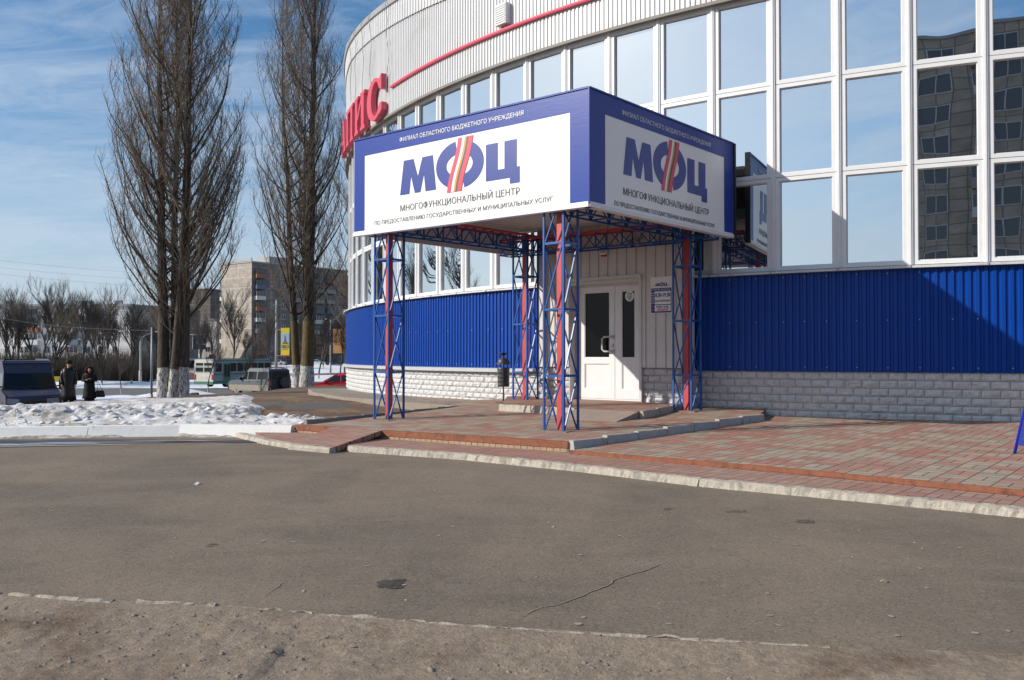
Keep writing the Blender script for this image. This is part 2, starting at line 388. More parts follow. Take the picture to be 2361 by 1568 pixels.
# ---------------------------------------------------------------- helpers
def V(*a): return Vector(a)
def tag(o, label=None, cat=None, group=None, kind=None):
    if label: o['label'] = label
    if cat: o['category'] = cat
    if group: o['group'] = group
    if kind: o['kind'] = kind
    return o
ORG = {}
def thing(name, loc, label, cat, group=None):
    o = bpy.data.objects.new(name, None); COL.objects.link(o)
    o.empty_display_size = .2
    o.location = loc; ORG[o.name] = Vector(loc)
    return tag(o, label, cat, group)
class MB:
    def __init__(s): s.v = []; s.f = []; s.mi = []; s.uv = None; s.cur = 0
    def add(s, vs, fs):
        b = len(s.v); s.v.extend([tuple(v) for v in vs])
        for f in fs: s.f.append(tuple(i + b for i in f)); s.mi.append(s.cur)
    def quad(s, a, b, c, d): s.add([a, b, c, d], [(0, 1, 2, 3)])
    def obox(s, o, ax, ay, az):
        """box from corner o with edge vectors"""
        o, ax, ay, az = map(Vector, (o, ax, ay, az))
        vs = [o, o + ax, o + ax + ay, o + ay]; vs += [v + az for v in vs]
        fs = [(0, 3, 2, 1), (4, 5, 6, 7), (0, 1, 5, 4), (1, 2, 6, 5), (2, 3, 7, 6), (3, 0, 4, 7)]
        if ax.cross(ay).dot(az) < 0: fs = [tuple(reversed(f)) for f in fs]
        s.add(vs, fs)
    def cbox(s, c, sx, sy, sz, rz=0.0):
        ax, ay = V(cos(rz), sin(rz), 0), V(-sin(rz), cos(rz), 0)
        c = Vector(c)
        s.obox(c - ax * sx / 2 - ay * sy / 2 - V(0, 0, sz / 2), ax * sx, ay * sy, V(0, 0, sz))
    def beam(s, a, b, t, up=None, t2=None):
        a, b = Vector(a), Vector(b); d = b - a
        if d.length < 1e-6: return
        up = Vector(up) if up else (V(0, 0, 1) if abs(d.normalized().z) < .95 else V(.771, -.637, 0))
        x = d.cross(up).normalized(); y = x.cross(d).normalized()
        t2 = t2 or t
        s.obox(a - x * t / 2 - y * t2 / 2, x * t, y * t2, d)
    def tube(s, pts, rs, n=6, cap=True):
        pts = [Vector(p) for p in pts]
        if isinstance(rs, (int, float)): rs = [rs] * len(pts)
        rings = []; prevx = None
        vs = []; fs = []
        for i, p in enumerate(pts):
            d = (pts[min(i + 1, len(pts) - 1)] - pts[max(i - 1, 0)])
            if d.length < 1e-9: d = V(0, 0, 1)
            d.normalize()
            if prevx is None:
                h = V(1, 0, 0) if abs(d.x) < .8 else V(0, 1, 0)
                x = d.cross(h).normalized()
            else:
                x = (prevx - d * prevx.dot(d))
                x = x.normalized() if x.length > 1e-6 else d.cross(V(0, 1, 0)).normalized()
            prevx = x; y = d.cross(x)
            for k in range(n):
                a = 2 * pi * k / n
                vs.append(p + (x * cos(a) + y * sin(a)) * rs[i])
        for i in range(len(pts) - 1):
            for k in range(n):
                k2 = (k + 1) % n
                fs.append((i * n + k, i * n + k2, (i + 1) * n + k2, (i + 1) * n + k))
        if cap and n > 3:
            fs.append(tuple(reversed(range(n)))); fs.append(tuple(range((len(pts) - 1) * n, len(pts) * n)))
        s.add(vs, fs)
    def lathe(s, c, prof, n=20):
        """prof list of (r,z) from bottom to top"""
        c = Vector(c); vs = []; fs = []
        for r, z in prof:
            for k in range(n):
                a = 2 * pi * k / n; vs.append(c + V(r * cos(a), r * sin(a), z))
        for i in range(len(prof) - 1):
            for k in range(n):
                k2 = (k + 1) % n
                fs.append((i * n + k, i * n + k2, (i + 1) * n + k2, (i + 1) * n + k))
        fs.append(tuple(reversed(range(n)))); fs.append(tuple(range((len(prof) - 1) * n, len(prof) * n)))
        s.add(vs, fs)
    def prism(s, poly, fn, d0, d1):
        """poly (a,b) list mapped by fn(a,b,depth); closed solid between depths d0 (back) and d1 (front)"""
        tri = tessellate_polygon([[V(a, b, 0) for a, b in poly]])
        n = len(poly)
        vs = [fn(a, b, d0) for a, b in poly] + [fn(a, b, d1) for a, b in poly]
        fs = [tuple(t) for t in tri] + [tuple(i + n for i in reversed(t)) for t in tri]
        fs += [(i, (i + 1) % n, (i + 1) % n + n, i + n) for i in range(n)]
        s.add(vs, fs)
    def slab(s, poly, zt, th):
        """poly of (x,y), zt float or function, closed solid downwards"""
        zf = zt if callable(zt) else (lambda x, y: zt)
        s.prism(poly, lambda a, b, d: V(a, b, zf(a, b) + d), -th, 0)
    def build(s, name, mat, parent=None, org=None, smooth=False, fix=True, bevel=0):
        if parent is not None: o0 = ORG[parent.name]
        else: o0 = Vector(org) if org is not None else V(0, 0, 0)
        me = bpy.data.meshes.new(name)
        me.from_pydata([(v[0] - o0[0], v[1] - o0[1], v[2] - o0[2]) for v in s.v], [], s.f)
        mats = mat if isinstance(mat, (list, tuple)) else [mat]
        for m in mats: me.materials.append(m)
        if len(mats) > 1: me.polygons.foreach_set('material_index', s.mi)
        if s.uv:
            ul = me.uv_layers.new(name='UVMap')
            ul.data.foreach_set('uv', [c for uv in s.uv for c in uv])
        if fix or bevel:
            bm = bmesh.new(); bm.from_mesh(me)
            if bevel:
                bmesh.ops.remove_doubles(bm, verts=bm.verts, dist=1e-4)
                bmesh.ops.bevel(bm, geom=[e for e in bm.edges if e.is_manifold and e.calc_face_angle(0) > .5], offset=bevel, segments=2, affect='EDGES', profile=.6)
            if fix: bmesh.ops.recalc_face_normals(bm, faces=bm.faces)
            bm.to_mesh(me); bm.free()
        if smooth: me.polygons.foreach_set('use_smooth', [True] * len(me.polygons))
        me.update()
        o = bpy.data.objects.new(name, me); COL.objects.link(o)
        if parent is not None:
            o.parent = parent; ORG[o.name] = o0.copy()
        else:
            o.location = o0; ORG[o.name] = o0.copy()
        return o
def child(name, me, parent, loc, rz=0.0):
    o = bpy.data.objects.new(name, me); COL.objects.link(o); o.parent = parent
    o.location = loc; o.rotation_euler = (0, 0, rz); return o
def copy_tree(o, parent=None):
    c = o.copy(); COL.objects.link(c)
    if parent: c.parent = parent
    for ch in [x for x in o.children]: copy_tree(ch, c)
    return c

_tc = {}
def text_geom(body, bold=0.0):
    key = (body, bold)
    if key in _tc: return _tc[key]
    cu = bpy.data.curves.new('txt', 'FONT'); cu.body = body; cu.size = 1; cu.offset = bold
    cu.resolution_u = 3
    o = bpy.data.objects.new('txt', cu); COL.objects.link(o)
    dg = bpy.context.evaluated_depsgraph_get(); dg.update()
    me = o.evaluated_get(dg).to_mesh()
    vs = [(v.co.x, v.co.y) for v in me.vertices]; fs = [tuple(p.vertices) for p in me.polygons]
    o.evaluated_get(dg).to_mesh_clear()
    bpy.data.objects.remove(o); bpy.data.curves.remove(cu)
    _tc[key] = (vs, fs); return vs, fs
def text_on(mb, body, fn, x0, x1, z0, cap, bold=0.0, d=0.0):
    """lay text between x0..x1 with baseline z0 and cap height cap; fn(x,z,d)->point"""
    vs, fs = text_geom(body)
    hv, _ = text_geom('Н')
    if not vs: return
    hz = max(v[1] for v in hv)
    xa, xb = min(v[0] for v in vs), max(v[0] for v in vs)
    e = bold * 1.6 * cap
    for k, (ex_, ez_) in enumerate(((0, 0), (-e, 0), (e, 0), (0, e * .7), (0, -e * .7)) if bold else ((0, 0),)):
        mb.add([fn(x0 + (v[0] - xa) / (xb - xa) * (x1 - x0) + ex_, z0 + v[1] / hz * cap + ez_, d + .0004 * k) for v in vs], fs)
def text_part(parent, mat, body, fn, x0, x1, z0, cap, bold=0.0, d=0.0, name='lettering'):
    mb = MB(); text_on(mb, body, fn, x0, x1, z0, cap, bold, d); return mb.build(name, mat, parent, fix=False)

# ================================================================ the round building
C0 = V(15.81, 33.43, 0)
RW = 21.45
A0, DA = 204.088, 2.8265
def pol(R, a, z): a = radians(a); return V(C0.x + R * cos(a), C0.y + R * sin(a), z)
BA0, BA1 = A0 - 8 * DA, A0 + 21 * DA        # modelled arc
borg = pol(21.6, 229.15, -1.0)
bld = thing('round_building', borg, 'large round building with white ribbed fascia, ribbon glazing and blue cladding', 'building')

def corrugated(R, a0, a1, z0, z1, pitch, depth, crest=.45, slope=.12, segz=1):
    """profiled sheet on the arc; z0/z1 may be functions of angle"""
    mb = MB(); z0f = z0 if callable(z0) else (lambda a: z0); z1f = z1 if callable(z1) else (lambda a: z1)
    da = math.degrees(pitch / R)
    prof = []
    a = a0
    while a < a1:
        for t, d in ((0, 0), (slope, depth), (slope + crest, depth), (2 * slope + crest, 0)):
            prof.append((a + t * da, d))
        a += da
    prof.append((a, 0))
    vs = []
    for a, d in prof:
        for k in range(segz + 1):
            vs.append(pol(R + d, a, z0f(a) + (z1f(a) - z0f(a)) * k / segz))
    n = segz + 1
    fs = []
    for i in range(len(prof) - 1):
        for k in range(segz): fs.append((i * n + k, (i + 1) * n + k, (i + 1) * n + k + 1, i * n + k + 1))
    mb.add(vs, fs); return mb
def ringstrip(prof, a0, a1, step=.7065):
    """sweep closed (R,z) profile along the arc"""
    mb = MB(); n = len(prof); k = int(round((a1 - a0) / step)); vs = []; fs = []
    for i in range(k + 1):
        a = a0 + (a1 - a0) * i / k
        for R, z in prof:
            zz = z(a) if callable(z) else z
            vs.append(pol(R, a, zz))
    for i in range(k):
        for j in range(n):
            j2 = (j + 1) % n
            fs.append((i * n + j, i * n + j2, (i + 1) * n + j2, (i + 1) * n + j))
    fs.append(tuple(range(n))); fs.append(tuple(range(k * n, k * n + n)))
    mb.add(vs, fs); return mb
ztop = lambda a: 9.50 if a < 196 else max(8.7, 9.50 - .034 * (a - 196))
zstep = lambda a: 8.85 if a < 197 else max(7.4, 8.85 - .036 * (a - 197))
M_screw = P('screw_heads', (.45, .47, .5), .4)
for a0_, a1_ in ((BA0, 224.9), (233.2, BA1)):
    mb = corrugated(21.585, a0_, a1_, -.26, 1.40, .115, .022)
    mb.cur = 1; da_ = math.degrees(.115 / 21.585); k = 1
    while a0_ + da_ * (k + .35) < a1_:
        for z in (-.19, .56, 1.30):
            if random.random() < .85:
                am_ = a0_ + da_ * (k + .35)
                mb.add([pol(21.61, am_ + math.degrees(.009 / 21.6) * cos(q * 1.047), z + .009 * sin(q * 1.047)) for q in range(6)], [(0, 1, 2, 3, 4, 5)])
        k += random.choice((3, 4, 4, 5))
    mb.build('blue_cladding', [M_blue, M_screw], bld, fix=False)
corrugated(21.60, BA0, BA1, 6.17, lambda a: zstep(a) + .05, .10, .020, .5, .1).build('white_fascia', M_fascia, bld, fix=False)
corrugated(21.635, BA0, BA1, zstep, ztop, .15, .022, .5, .1).build('upper_fascia_band', M_fascia, bld, fix=False)
ringstrip([(21.50, lambda a: ztop(a) - .10), (21.70, lambda a: ztop(a) - .10), (21.71, lambda a: ztop(a) + .035), (21.50, lambda a: ztop(a) + .05)], BA0, BA1).build('roof_edge', M_trimgrey, bld)
ringstrip([(21.44, 6.145), (21.64, 6.125), (21.645, 6.18), (21.44, 6.18)], BA0, BA1).build('fascia_lip', P('brown_lip', (0.22, 0.20, 0.18), .6), bld)
ringstrip([(21.635, 6.80), (21.68, 6.80), (21.69, 6.83), (21.68, 6.865), (21.635, 6.865)], 209.3, BA1).build('red_neon_strip', M_redsign, bld)
# window sill: sloped sheet
ringstrip([(21.40, 1.425), (21.47, 1.425), (21.70, 1.395), (21.70, 1.365), (21.40, 1.365)], BA0, BA1, DA).build('window_sill', M_sill, bld)
mb = MB()
for i in range(-8, 22):
    mb = MB(); a = A0 + DA * i
    p0, p1 = pol(21.47, a, 1.43), pol(21.705, a, 1.40)
    mb.beam(p0, p1, .03, t2=.012)
    mb.beam(p1, pol(21.705, a, 1.365), .03, up=(cos(radians(a)), sin(radians(a)), 0), t2=.012)
    mb.build('sill_joint', M_trimgrey, bld)

# ledge over the stone base on the left
ringstrip([(21.5, -.25), (21.70, -.27), (21.70, -.345), (21.5, -.345)], BA0, 224.8).build('base_ledge', P('ledge_zinc', (0.45, 0.46, 0.47), .5, noise_amt=.1), bld)
# core wall behind everything
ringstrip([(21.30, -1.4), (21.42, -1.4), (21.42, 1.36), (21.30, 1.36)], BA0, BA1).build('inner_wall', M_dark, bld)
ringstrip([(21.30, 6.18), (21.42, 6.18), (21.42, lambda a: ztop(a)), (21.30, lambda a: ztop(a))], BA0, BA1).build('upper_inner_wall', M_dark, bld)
# stone base
def stone(mapfn, s0, s1, z0, z1, bl=.26, ch=.1285, seed=1):
    rnd = random.Random(seed); mb = MB(); k = 0; z = z1 - ch
    NX, NZ = 8, 5
    while z > z0 - .02:
        s = s0 - (bl / 2 if k % 2 else 0)
        while s < s1:
            a, b = max(s, s0) + .005, min(s + bl, s1) - .005
            if b - a > .03:
                sd = rnd.random() * 100
                vs = []
                for j in range(NZ):
                    for i in range(NX):
                        u, v = i / (NX - 1), j / (NZ - 1)
                        edge = min(min(u, 1 - u) * (NX - 1) * .9, min(v, 1 - v) * (NZ - 1) * .9, 1)
                        h = .004 + edge * (.016 + .022 * (noise.noise(V(u * 2.6 + sd, v * 1.8, sd)) + .3))
                        vs.append(mapfn(a + (b - a) * u, z + .005 + (ch - .010) * v, h))
                fs = [(j * NX + i, j * NX + i + 1, (j + 1) * NX + i + 1, (j + 1) * NX + i) for j in range(NZ - 1) for i in range(NX - 1)]
                # returns to the joint
                bd = [i for i in range(NX)] + [j * NX + NX - 1 for j in range(1, NZ)] + [(NZ - 1) * NX + i for i in range(NX - 2, -1, -1)] + [j * NX for j in range(NZ - 2, 0, -1)]
                base = len(vs)
                for q in bd:
                    j, i = divmod(q, NX); u, v = i / (NX - 1), j / (NZ - 1)
                    vs.append(mapfn(a + (b - a) * u, z + .005 + (ch - .010) * v, -.02))
                m = len(bd)
                for q in range(m): fs.append((bd[q], base + q, base + (q + 1) % m, bd[(q + 1) % m]))
                mb.add(vs, fs)
            s += bl
        z -= ch; k += 1
    return mb
RB = 21.56
arcmap = lambda s, z, h: pol(RB + h, math.degrees(s / RB), z)
sA = lambda a: radians(a) * RB
stone(arcmap, sA(BA0), sA(225.2), -1.05, -.345, ch=.116, seed=2).build('stone_base', M_stone, bld)
stone(arcmap, sA(233.1), sA(BA1), -1.15, -.265, ch=.1285, seed=3).build('stone_base', M_stone, bld)
ringstrip([(21.35, -1.4), (RB - .006, -1.4), (RB - .006, -.26), (21.35, -.26)], BA0, BA1).build('base_backing', M_mortar, bld)
# windows
wb = 2 * RW * sin(radians(DA / 2)) - .012
def frame_mesh():
    mb = MB(); W, H = wb, 1.565; fx, fz = .098, .062
    # local: x right, z up from bottom, y = 0 at glass plane, -y outwards
    def bar(x0, x1, z0, z1, d0=-.055, d1=.03):
        mb.obox((x0, d0, z0), (x1 - x0, 0, 0), (0, d1 - d0, 0), (0, 0, z1 - z0))
    bar(-W / 2, -W / 2 + fx, 0, H); bar(W / 2 - fx, W / 2, 0, H)
    bar(-W / 2 + fx, W / 2 - fx, 0, fz); bar(-W / 2 + fx, W / 2 - fx, H - fz, H)
    # glazing bead
    b = .014
    bar(-W / 2 + fx, -W / 2 + fx + b, fz, H - fz, -.03); bar(W / 2 - fx - b, W / 2 - fx, fz, H - fz, -.03)
    bar(-W / 2 + fx + b, W / 2 - fx - b, fz, fz + b, -.03); bar(-W / 2 + fx + b, W / 2 - fx - b, H - fz - b, H - fz, -.03)
    me = bpy.data.meshes.new('window'); me.from_pydata(mb.v, [], mb.f); me.materials.append(M_white); return me
FRM = frame_mesh()
def pane_mesh(seed):
    rnd = random.Random(seed); W, H = wb - .196, 1.565 - .124
    nx, nz = 9, 13; vs = []; fs = []
    tx, tz = rnd.uniform(-.0016, .0016), rnd.uniform(-.002, .002); bul = rnd.uniform(-.0006, .0012)
    ph = rnd.random() * 50
    for j in range(nz):
        for i in range(nx):
            u, v = i / (nx - 1) * 2 - 1, j / (nz - 1) * 2 - 1
            d = bul * (1 - u * u) * (1 - v * v) + tx * u * .5 + tz * v * .5 + .0006 * noise.noise(V(u * 1.1 + ph, v * 1.3, ph))
            vs.append((u * W / 2, d, .062 + (v + 1) / 2 * H))
    for j in range(nz - 1):
        for i in range(nx - 1): fs.append((j * nx + i, j * nx + i + 1, (j + 1) * nx + i + 1, (j + 1) * nx + i))
    me = bpy.data.meshes.new('pane'); me.from_pydata(vs, [], fs); me.materials.append(M_glass)
    me.polygons.foreach_set('use_smooth', [True] * len(me.polygons)); return me
PANES = [pane_mesh(s) for s in range(9)]
mu = MB(); mu.obox((-.035, -.075, 1.425), (.07, 0, 0), (0, .08, 0), (0, 0, 4.72))
mu.obox((-.012, -.088, 1.425), (.024, 0, 0), (0, .014, 0), (0, 0, 4.72))
MUL = bpy.data.meshes.new('mullion'); MUL.from_pydata(mu.v, [], mu.f); MUL.materials.append(M_white)
for i in range(-8, 21):
    am = A0 + DA * (i + .5)
    rz = radians(am) + pi / 2           # local -y points outwards
    pm = pol(RW * cos(radians(DA / 2)), am, 0)
    for r in range(3):
        if r == 0 and i in (8, 9): continue
        wo = child('window', FRM, bld, pm + V(0, 0, 1.43 + 1.575 * r) - borg, rz)
        po = child('pane', PANES[random.randrange(9)], wo, (0, 0, 0), 0)
    an = A0 + DA * i
    child('mullion', MUL, bld, pol(RW, an, 0) - borg, radians(an) + pi / 2)
# little louvred box on the fascia and wires
fa = lambda a, z, d: pol(21.62 + d, a, z)
mb = MB()
mb.prism([(222.0, 6.93), (222.9, 6.93), (222.9, 7.36), (222.0, 7.36)], lambda a, b, d: fa(a, b, d), 0, .14)
for k in range(8):
    mb.prism([(222.04, 6.97 + k * .047), (222.86, 6.97 + k * .047), (222.86, 6.995 + k * .047), (222.04, 6.995 + k * .047)], lambda a, b, d: fa(a, b, d), .14, .152)
mb.build('louvred_box', M_fascia, bld)
mb = MB()
for a, zl in ((198.5, 7.6), (200.6, 7.5), (203.2, 7.4), (205.3, 7.1), (208.9, 6.9)):
    pts = []
    zt = ztop(a)
    pts.append(pol(21.5, a, zt + .02)); pts.append(pol(21.70, a, zt + .13)); pts.append(pol(21.76, a, zt - .1))
    for k in range(1, 7):
        pts.append(pol(21.70, a + .25 * sin(k * 1.7 + a), zt - .1 + (zl - zt) * k / 6))
    mb.tube(pts, .008, 5)
mb.build('cable', P('cable_grey', (.2, .2, .2), .6), bld)

# ---- entrance bay of the building
am = 229.15
nrm = V(cos(radians(am)), sin(radians(am)), 0)      # outwards
tan = V(-nrm.y, nrm.x, 0)                            # to the right in the picture
def ent(s, z, d, R=21.95): return V(C0.x, C0.y, 0) + nrm * (R + d) + tan * s + V(0, 0, z)
def ribwall(s0, s1, z0, z1, pitch=.205, ph=0.0, R=21.95):
    mb = MB(); xs = [(s0, 0)]
    k = math.floor((s0 - ph) / pitch)
    while True:
        g = ph + k * pitch; k += 1
        if g - .02 < s0: continue
        if g + .02 > s1: break
        xs += [(g - .020, 0), (g - .012, -.022), (g + .012, -.022), (g + .020, 0)]
    xs.append((s1, 0))
    vs = []
    for s, d in xs: vs += [ent(s, z0, d, R), ent(s, z1, d, R)]
    mb.add(vs, [(2 * i, 2 * i + 2, 2 * i + 3, 2 * i + 1) for i in range(len(xs) - 1)])
    # ends and back
    mb.quad(ent(s0, z0, 0, R), ent(s0, z1, 0, R), ent(s0, z1, -.4, R), ent(s0, z0, -.4, R))
    mb.quad(ent(s1, z0, 0, R), ent(s1, z1, 0, R), ent(s1, z1, -.4, R), ent(s1, z0, -.4, R))
    mb.quad(ent(s0, z0, 0, R), ent(s1, z0, 0, R), ent(s1, z0, -.4, R), ent(s0, z0, -.4, R))
    mb.quad(ent(s0, z1, 0, R), ent(s1, z1, 0, R), ent(s1, z1, -.4, R), ent(s0, z1, -.4, R))
    return mb
mw = MB()
for a_, b_, c_, d_ in ((-1.27, -.50, -.215, 2.55), (1.13, 1.97, -.215, 2.55), (-.50, 1.13, 1.43, 2.55)):
    t_ = ribwall(a_, b_, c_, d_); mw.add(t_.v, t_.f)
M_entwhite = P('white_ribbed_cladding', (0.63, 0.62, 0.60), .45, noise_amt=.07, nscale=3)
mw.build('entrance_cladding', M_entwhite, bld, fix=False)
entmap = lambda s, z, h: ent(s, z, h, 21.88)
t1 = stone(entmap, -1.27, -.50, -.95, -.225, seed=5); t2 = stone(entmap, 1.10, 1.97, -.95, -.225, seed=6)
t1.build('entrance_stone_base', M_stone, bld); t2.build('entrance_stone_base', M_stone, bld)
for s0, s1 in ((-1.265, -.505), (1.105, 1.965)):
    mb = MB(); mb.obox(ent(s0, -1.1, -.012, 21.88), tan * (s1 - s0), -nrm * .4, V(0, 0, .88)); mb.build('entrance_backing', M_mortar, bld)
mb = MB()    # door surround trims
mb.obox(ent(-.53, 1.40, .0), tan * 1.69, nrm * .045, V(0, 0, .055))
mb.obox(ent(1.09, -.80, -.0), tan * .05, nrm * .02, V(0, 0, 2.2))
mb.obox(ent(1.06, 1.36, .0), tan * .09, nrm * .06, V(0, 0, .10))
mb.obox(ent(-.50, -.84, -.02), tan * .012, -nrm * .25, V(0, 0, 2.27))
mb.obox(ent(1.112, -.84, -.02), tan * .012, -nrm * .25, V(0, 0, 2.27))
mb.obox(ent(-.488, 1.33, -.03), tan * 1.60, -nrm * .25, V(0, 0, .08))
mb.build('door_surround', M_entwhite, bld)
mb = MB()
mb.obox(ent(-.49, -.82, -.36), tan * 1.61, -nrm * .05, V(0, 0, 2.2))
mb.build('vestibule_back', M_dark, bld)
def entd(s, z, d): return ent(s, z, d, 21.72)
# double door
dfr = MB()
def dbar(mb, s0, s1, z0, z1, d0, d1): mb.obox(entd(s0, z0, d0), tan * (s1 - s0), nrm * (d1 - d0), V(0, 0, z1 - z0))
dbar(dfr, -.485, -.412, -.815, 1.335, -.05, .02); dbar(dfr, .99, 1.11, -.815, 1.335, -.05, .02)
dbar(dfr, -.412, .99, 1.30, 1.335, -.05, .02); dbar(dfr, -.412, .99, -.83, -.805, -.05, .03)
door = dfr.build('entrance_door', M_white, bld)
def leaf(name, s0, s1, g0, g1):
    lf = MB()
    dbar(lf, s0, g0, -.80, 1.295, -.03, .03); dbar(lf, g1, s1, -.80, 1.295, -.03, .03)
    dbar(lf, g0, g1, 1.19, 1.295, -.03, .03); dbar(lf, g0, g1, -.15, -.04, -.03, .03); dbar(lf, g0, g1, -.80, -.62, -.03, .03)
    dbar(lf, g0, g1, -.62, -.15, -.03, .008)
    # beads
    for z0, z1 in ((-.04, 1.19), (-.62, -.15)):
        dbar(lf, g0, g0 + .012, z0, z1, .008, .022); dbar(lf, g1 - .012, g1, z0, z1, .008, .022)
        dbar(lf, g0 + .012, g1 - .012, z0, z0 + .012, .008, .022); dbar(lf, g0 + .012, g1 - .012, z1 - .012, z1, .008, .022)
    lo = lf.build('door_leaf', M_white, door)
    return lo
leaf('l', -.408, .42, -.27, .303); leaf('r', .43, .985, .575, .861)
for g0, g1 in ((-.27, .303), (.575, .861)):
    g = MB(); dbar(g, g0, g1, -.04, 1.19, -.012, .004); g.build('door_glass', M_doorglass, door)
h = MB(); hp = [entd(.385, .35, .03), entd(.385, .35, .075), entd(.22, .35, .085), entd(.175, .31, .085), entd(.175, .12, .085), entd(.22, .078, .085), entd(.385, .078, .075), entd(.385, .078, .03)]
h.tube(hp, .017, 8); dbar(h, .36, .41, .32, .38, .03, .045); dbar(h, .36, .41, .05, .11, .03, .045)
h.build('door_handle', P('handle_plastic', (.6, .6, .6), .3), door, smooth=True)
h = MB(); dbar(h, .36, .395, .15, .22, .03, .042); h.build('lock_plate', M_rim, door)
h = MB()
for z in (-.5, .22, 1.05): h.tube([entd(-.405, z - .05, .045), entd(-.405, z + .05, .045)], .014, 8); dbar(h, -.44, -.37, z - .02, z + .02, .02, .042)
h.build('hinge', M_white, door)
def disc(mb, cs, cz, r, d, n=28, fn=entd, sx=1.0):
    mb.add([fn(cs, cz, d)] + [fn(cs + r * sx * cos(2 * pi * k / n), cz + r * sin(2 * pi * k / n), d) for k in range(n)], [(0, 1 + k, 1 + (k + 1) % n) for k in range(n)])
h = MB(); disc(h, .735, 1.09, .098, .0075); h.cur = 1
h.add([entd(.735 + a, 1.09 + b, .009) for a, b in ((-.05, .045), (0, .06), (.05, .045), (.05, -.01), (.03, -.045), (0, -.065), (-.03, -.045), (-.05, -.01))], [(0, 1, 2, 3, 4, 5, 6, 7)]); h.cur = 0
h.add([entd(.735 + a * .72, 1.09 + b * .72, .0105) for a, b in ((-.05, .045), (0, .06), (.05, .045), (.05, -.01), (.03, -.045), (0, -.065), (-.03, -.045), (-.05, -.01))], [(0, 1, 2, 3, 4, 5, 6, 7)]); h.cur = 1
disc(h, .735, 1.09, .018, .012)
h.build('round_sticker', [M_white, P('sticker_blue', (.04, .16, .5), .4)], door, fix=False)

# ================================================================ canopy with sign boxes
K = V(1.027, 12.0, 0); DL = V(-.771, .637, 0).normalized(); DR = V(.645, .764, 0).normalized()
LF, LR = 4.76, 4.20; ZB, ZT = 2.01, 3.59
nF, nR = V(-DL.y, DL.x, 0), V(DR.y, -DR.x, 0)
if nF.y > 0: nF = -nF
if nR.x < 0: nR = -nR
can = thing('entrance_canopy', (K.x, K.y, -1.04), 'square entrance canopy with blue and white sign boxes on four lattice columns', 'canopy')
def fF(x, z, d): return K + DL * (LF - x) + nF * d + V(0, 0, z)      # x from the left end
def fR(x, z, d): return K + DR * x + nR * d + V(0, 0, z)
def fL(x, z, d): return K + DL * LF + DR * x - nR * d + V(0, 0, z)
def box_on(mb, fn, x0, x1, z0, z1, d0, d1):
    mb.prism([(x0, z0), (x1, z0), (x1, z1), (x0, z1)], fn, d0, d1)
mb = MB(); box_on(mb, fF, .0, LF, ZB, ZT, -.06, 0); pF = mb.build('front_sign_panel', M_signwhite, can)
mb = MB(); box_on(mb, fR, .0, LR, ZB, ZT, -.06, 0); pR = mb.build('side_sign_panel', M_signwhite, can)
mb = MB(); box_on(mb, fL, .062, LR, ZB, ZT, -.06, 0); mb.build('end_panel', P('end_panel_grey', (.55, .56, .58), .4), can)
for fn, L_, s0, s1, pp in ((fF, LF, LF - 4.49, LF - .31, pF), (fR, LR, .38, 3.875, pR)):
    mb = MB()
    box_on(mb, fn, .012, L_ - .012, 3.30, ZT - .012, .001, .004)
    box_on(mb, fn, .012, s0, 2.065, 3.30, .001, .004); box_on(mb, fn, s1, L_ - .012, 2.065, 3.30, .001, .004)
    mb.build('blue_border', M_signblue, pp)
    mb = MB()   # edge profile
    box_on(mb, fn, 0, L_, ZT - .012, ZT + .012, -.06, .02)
    mb.build('top_edge', M_signblue, pp)
    mb = MB(); box_on(mb, fn, 0, L_, ZB - .022, ZB + .03, -.10, .018); mb.build('bottom_trim', M_white, pp)
mb = MB(); mb.obox(K + nF * .0 + nR * .0 + V(0, 0, ZB + .03) , nF * .022, nR * .022, V(0, 0, ZT - ZB - .03)); mb.build('corner_trim', M_signblue, can)
mb = MB(); box_on(mb, fR, LR, LR + .06, ZB - .02, ZT, -.06, .03); mb.build('end_post', P('black_trim', (.012, .012, .02), .4), can)
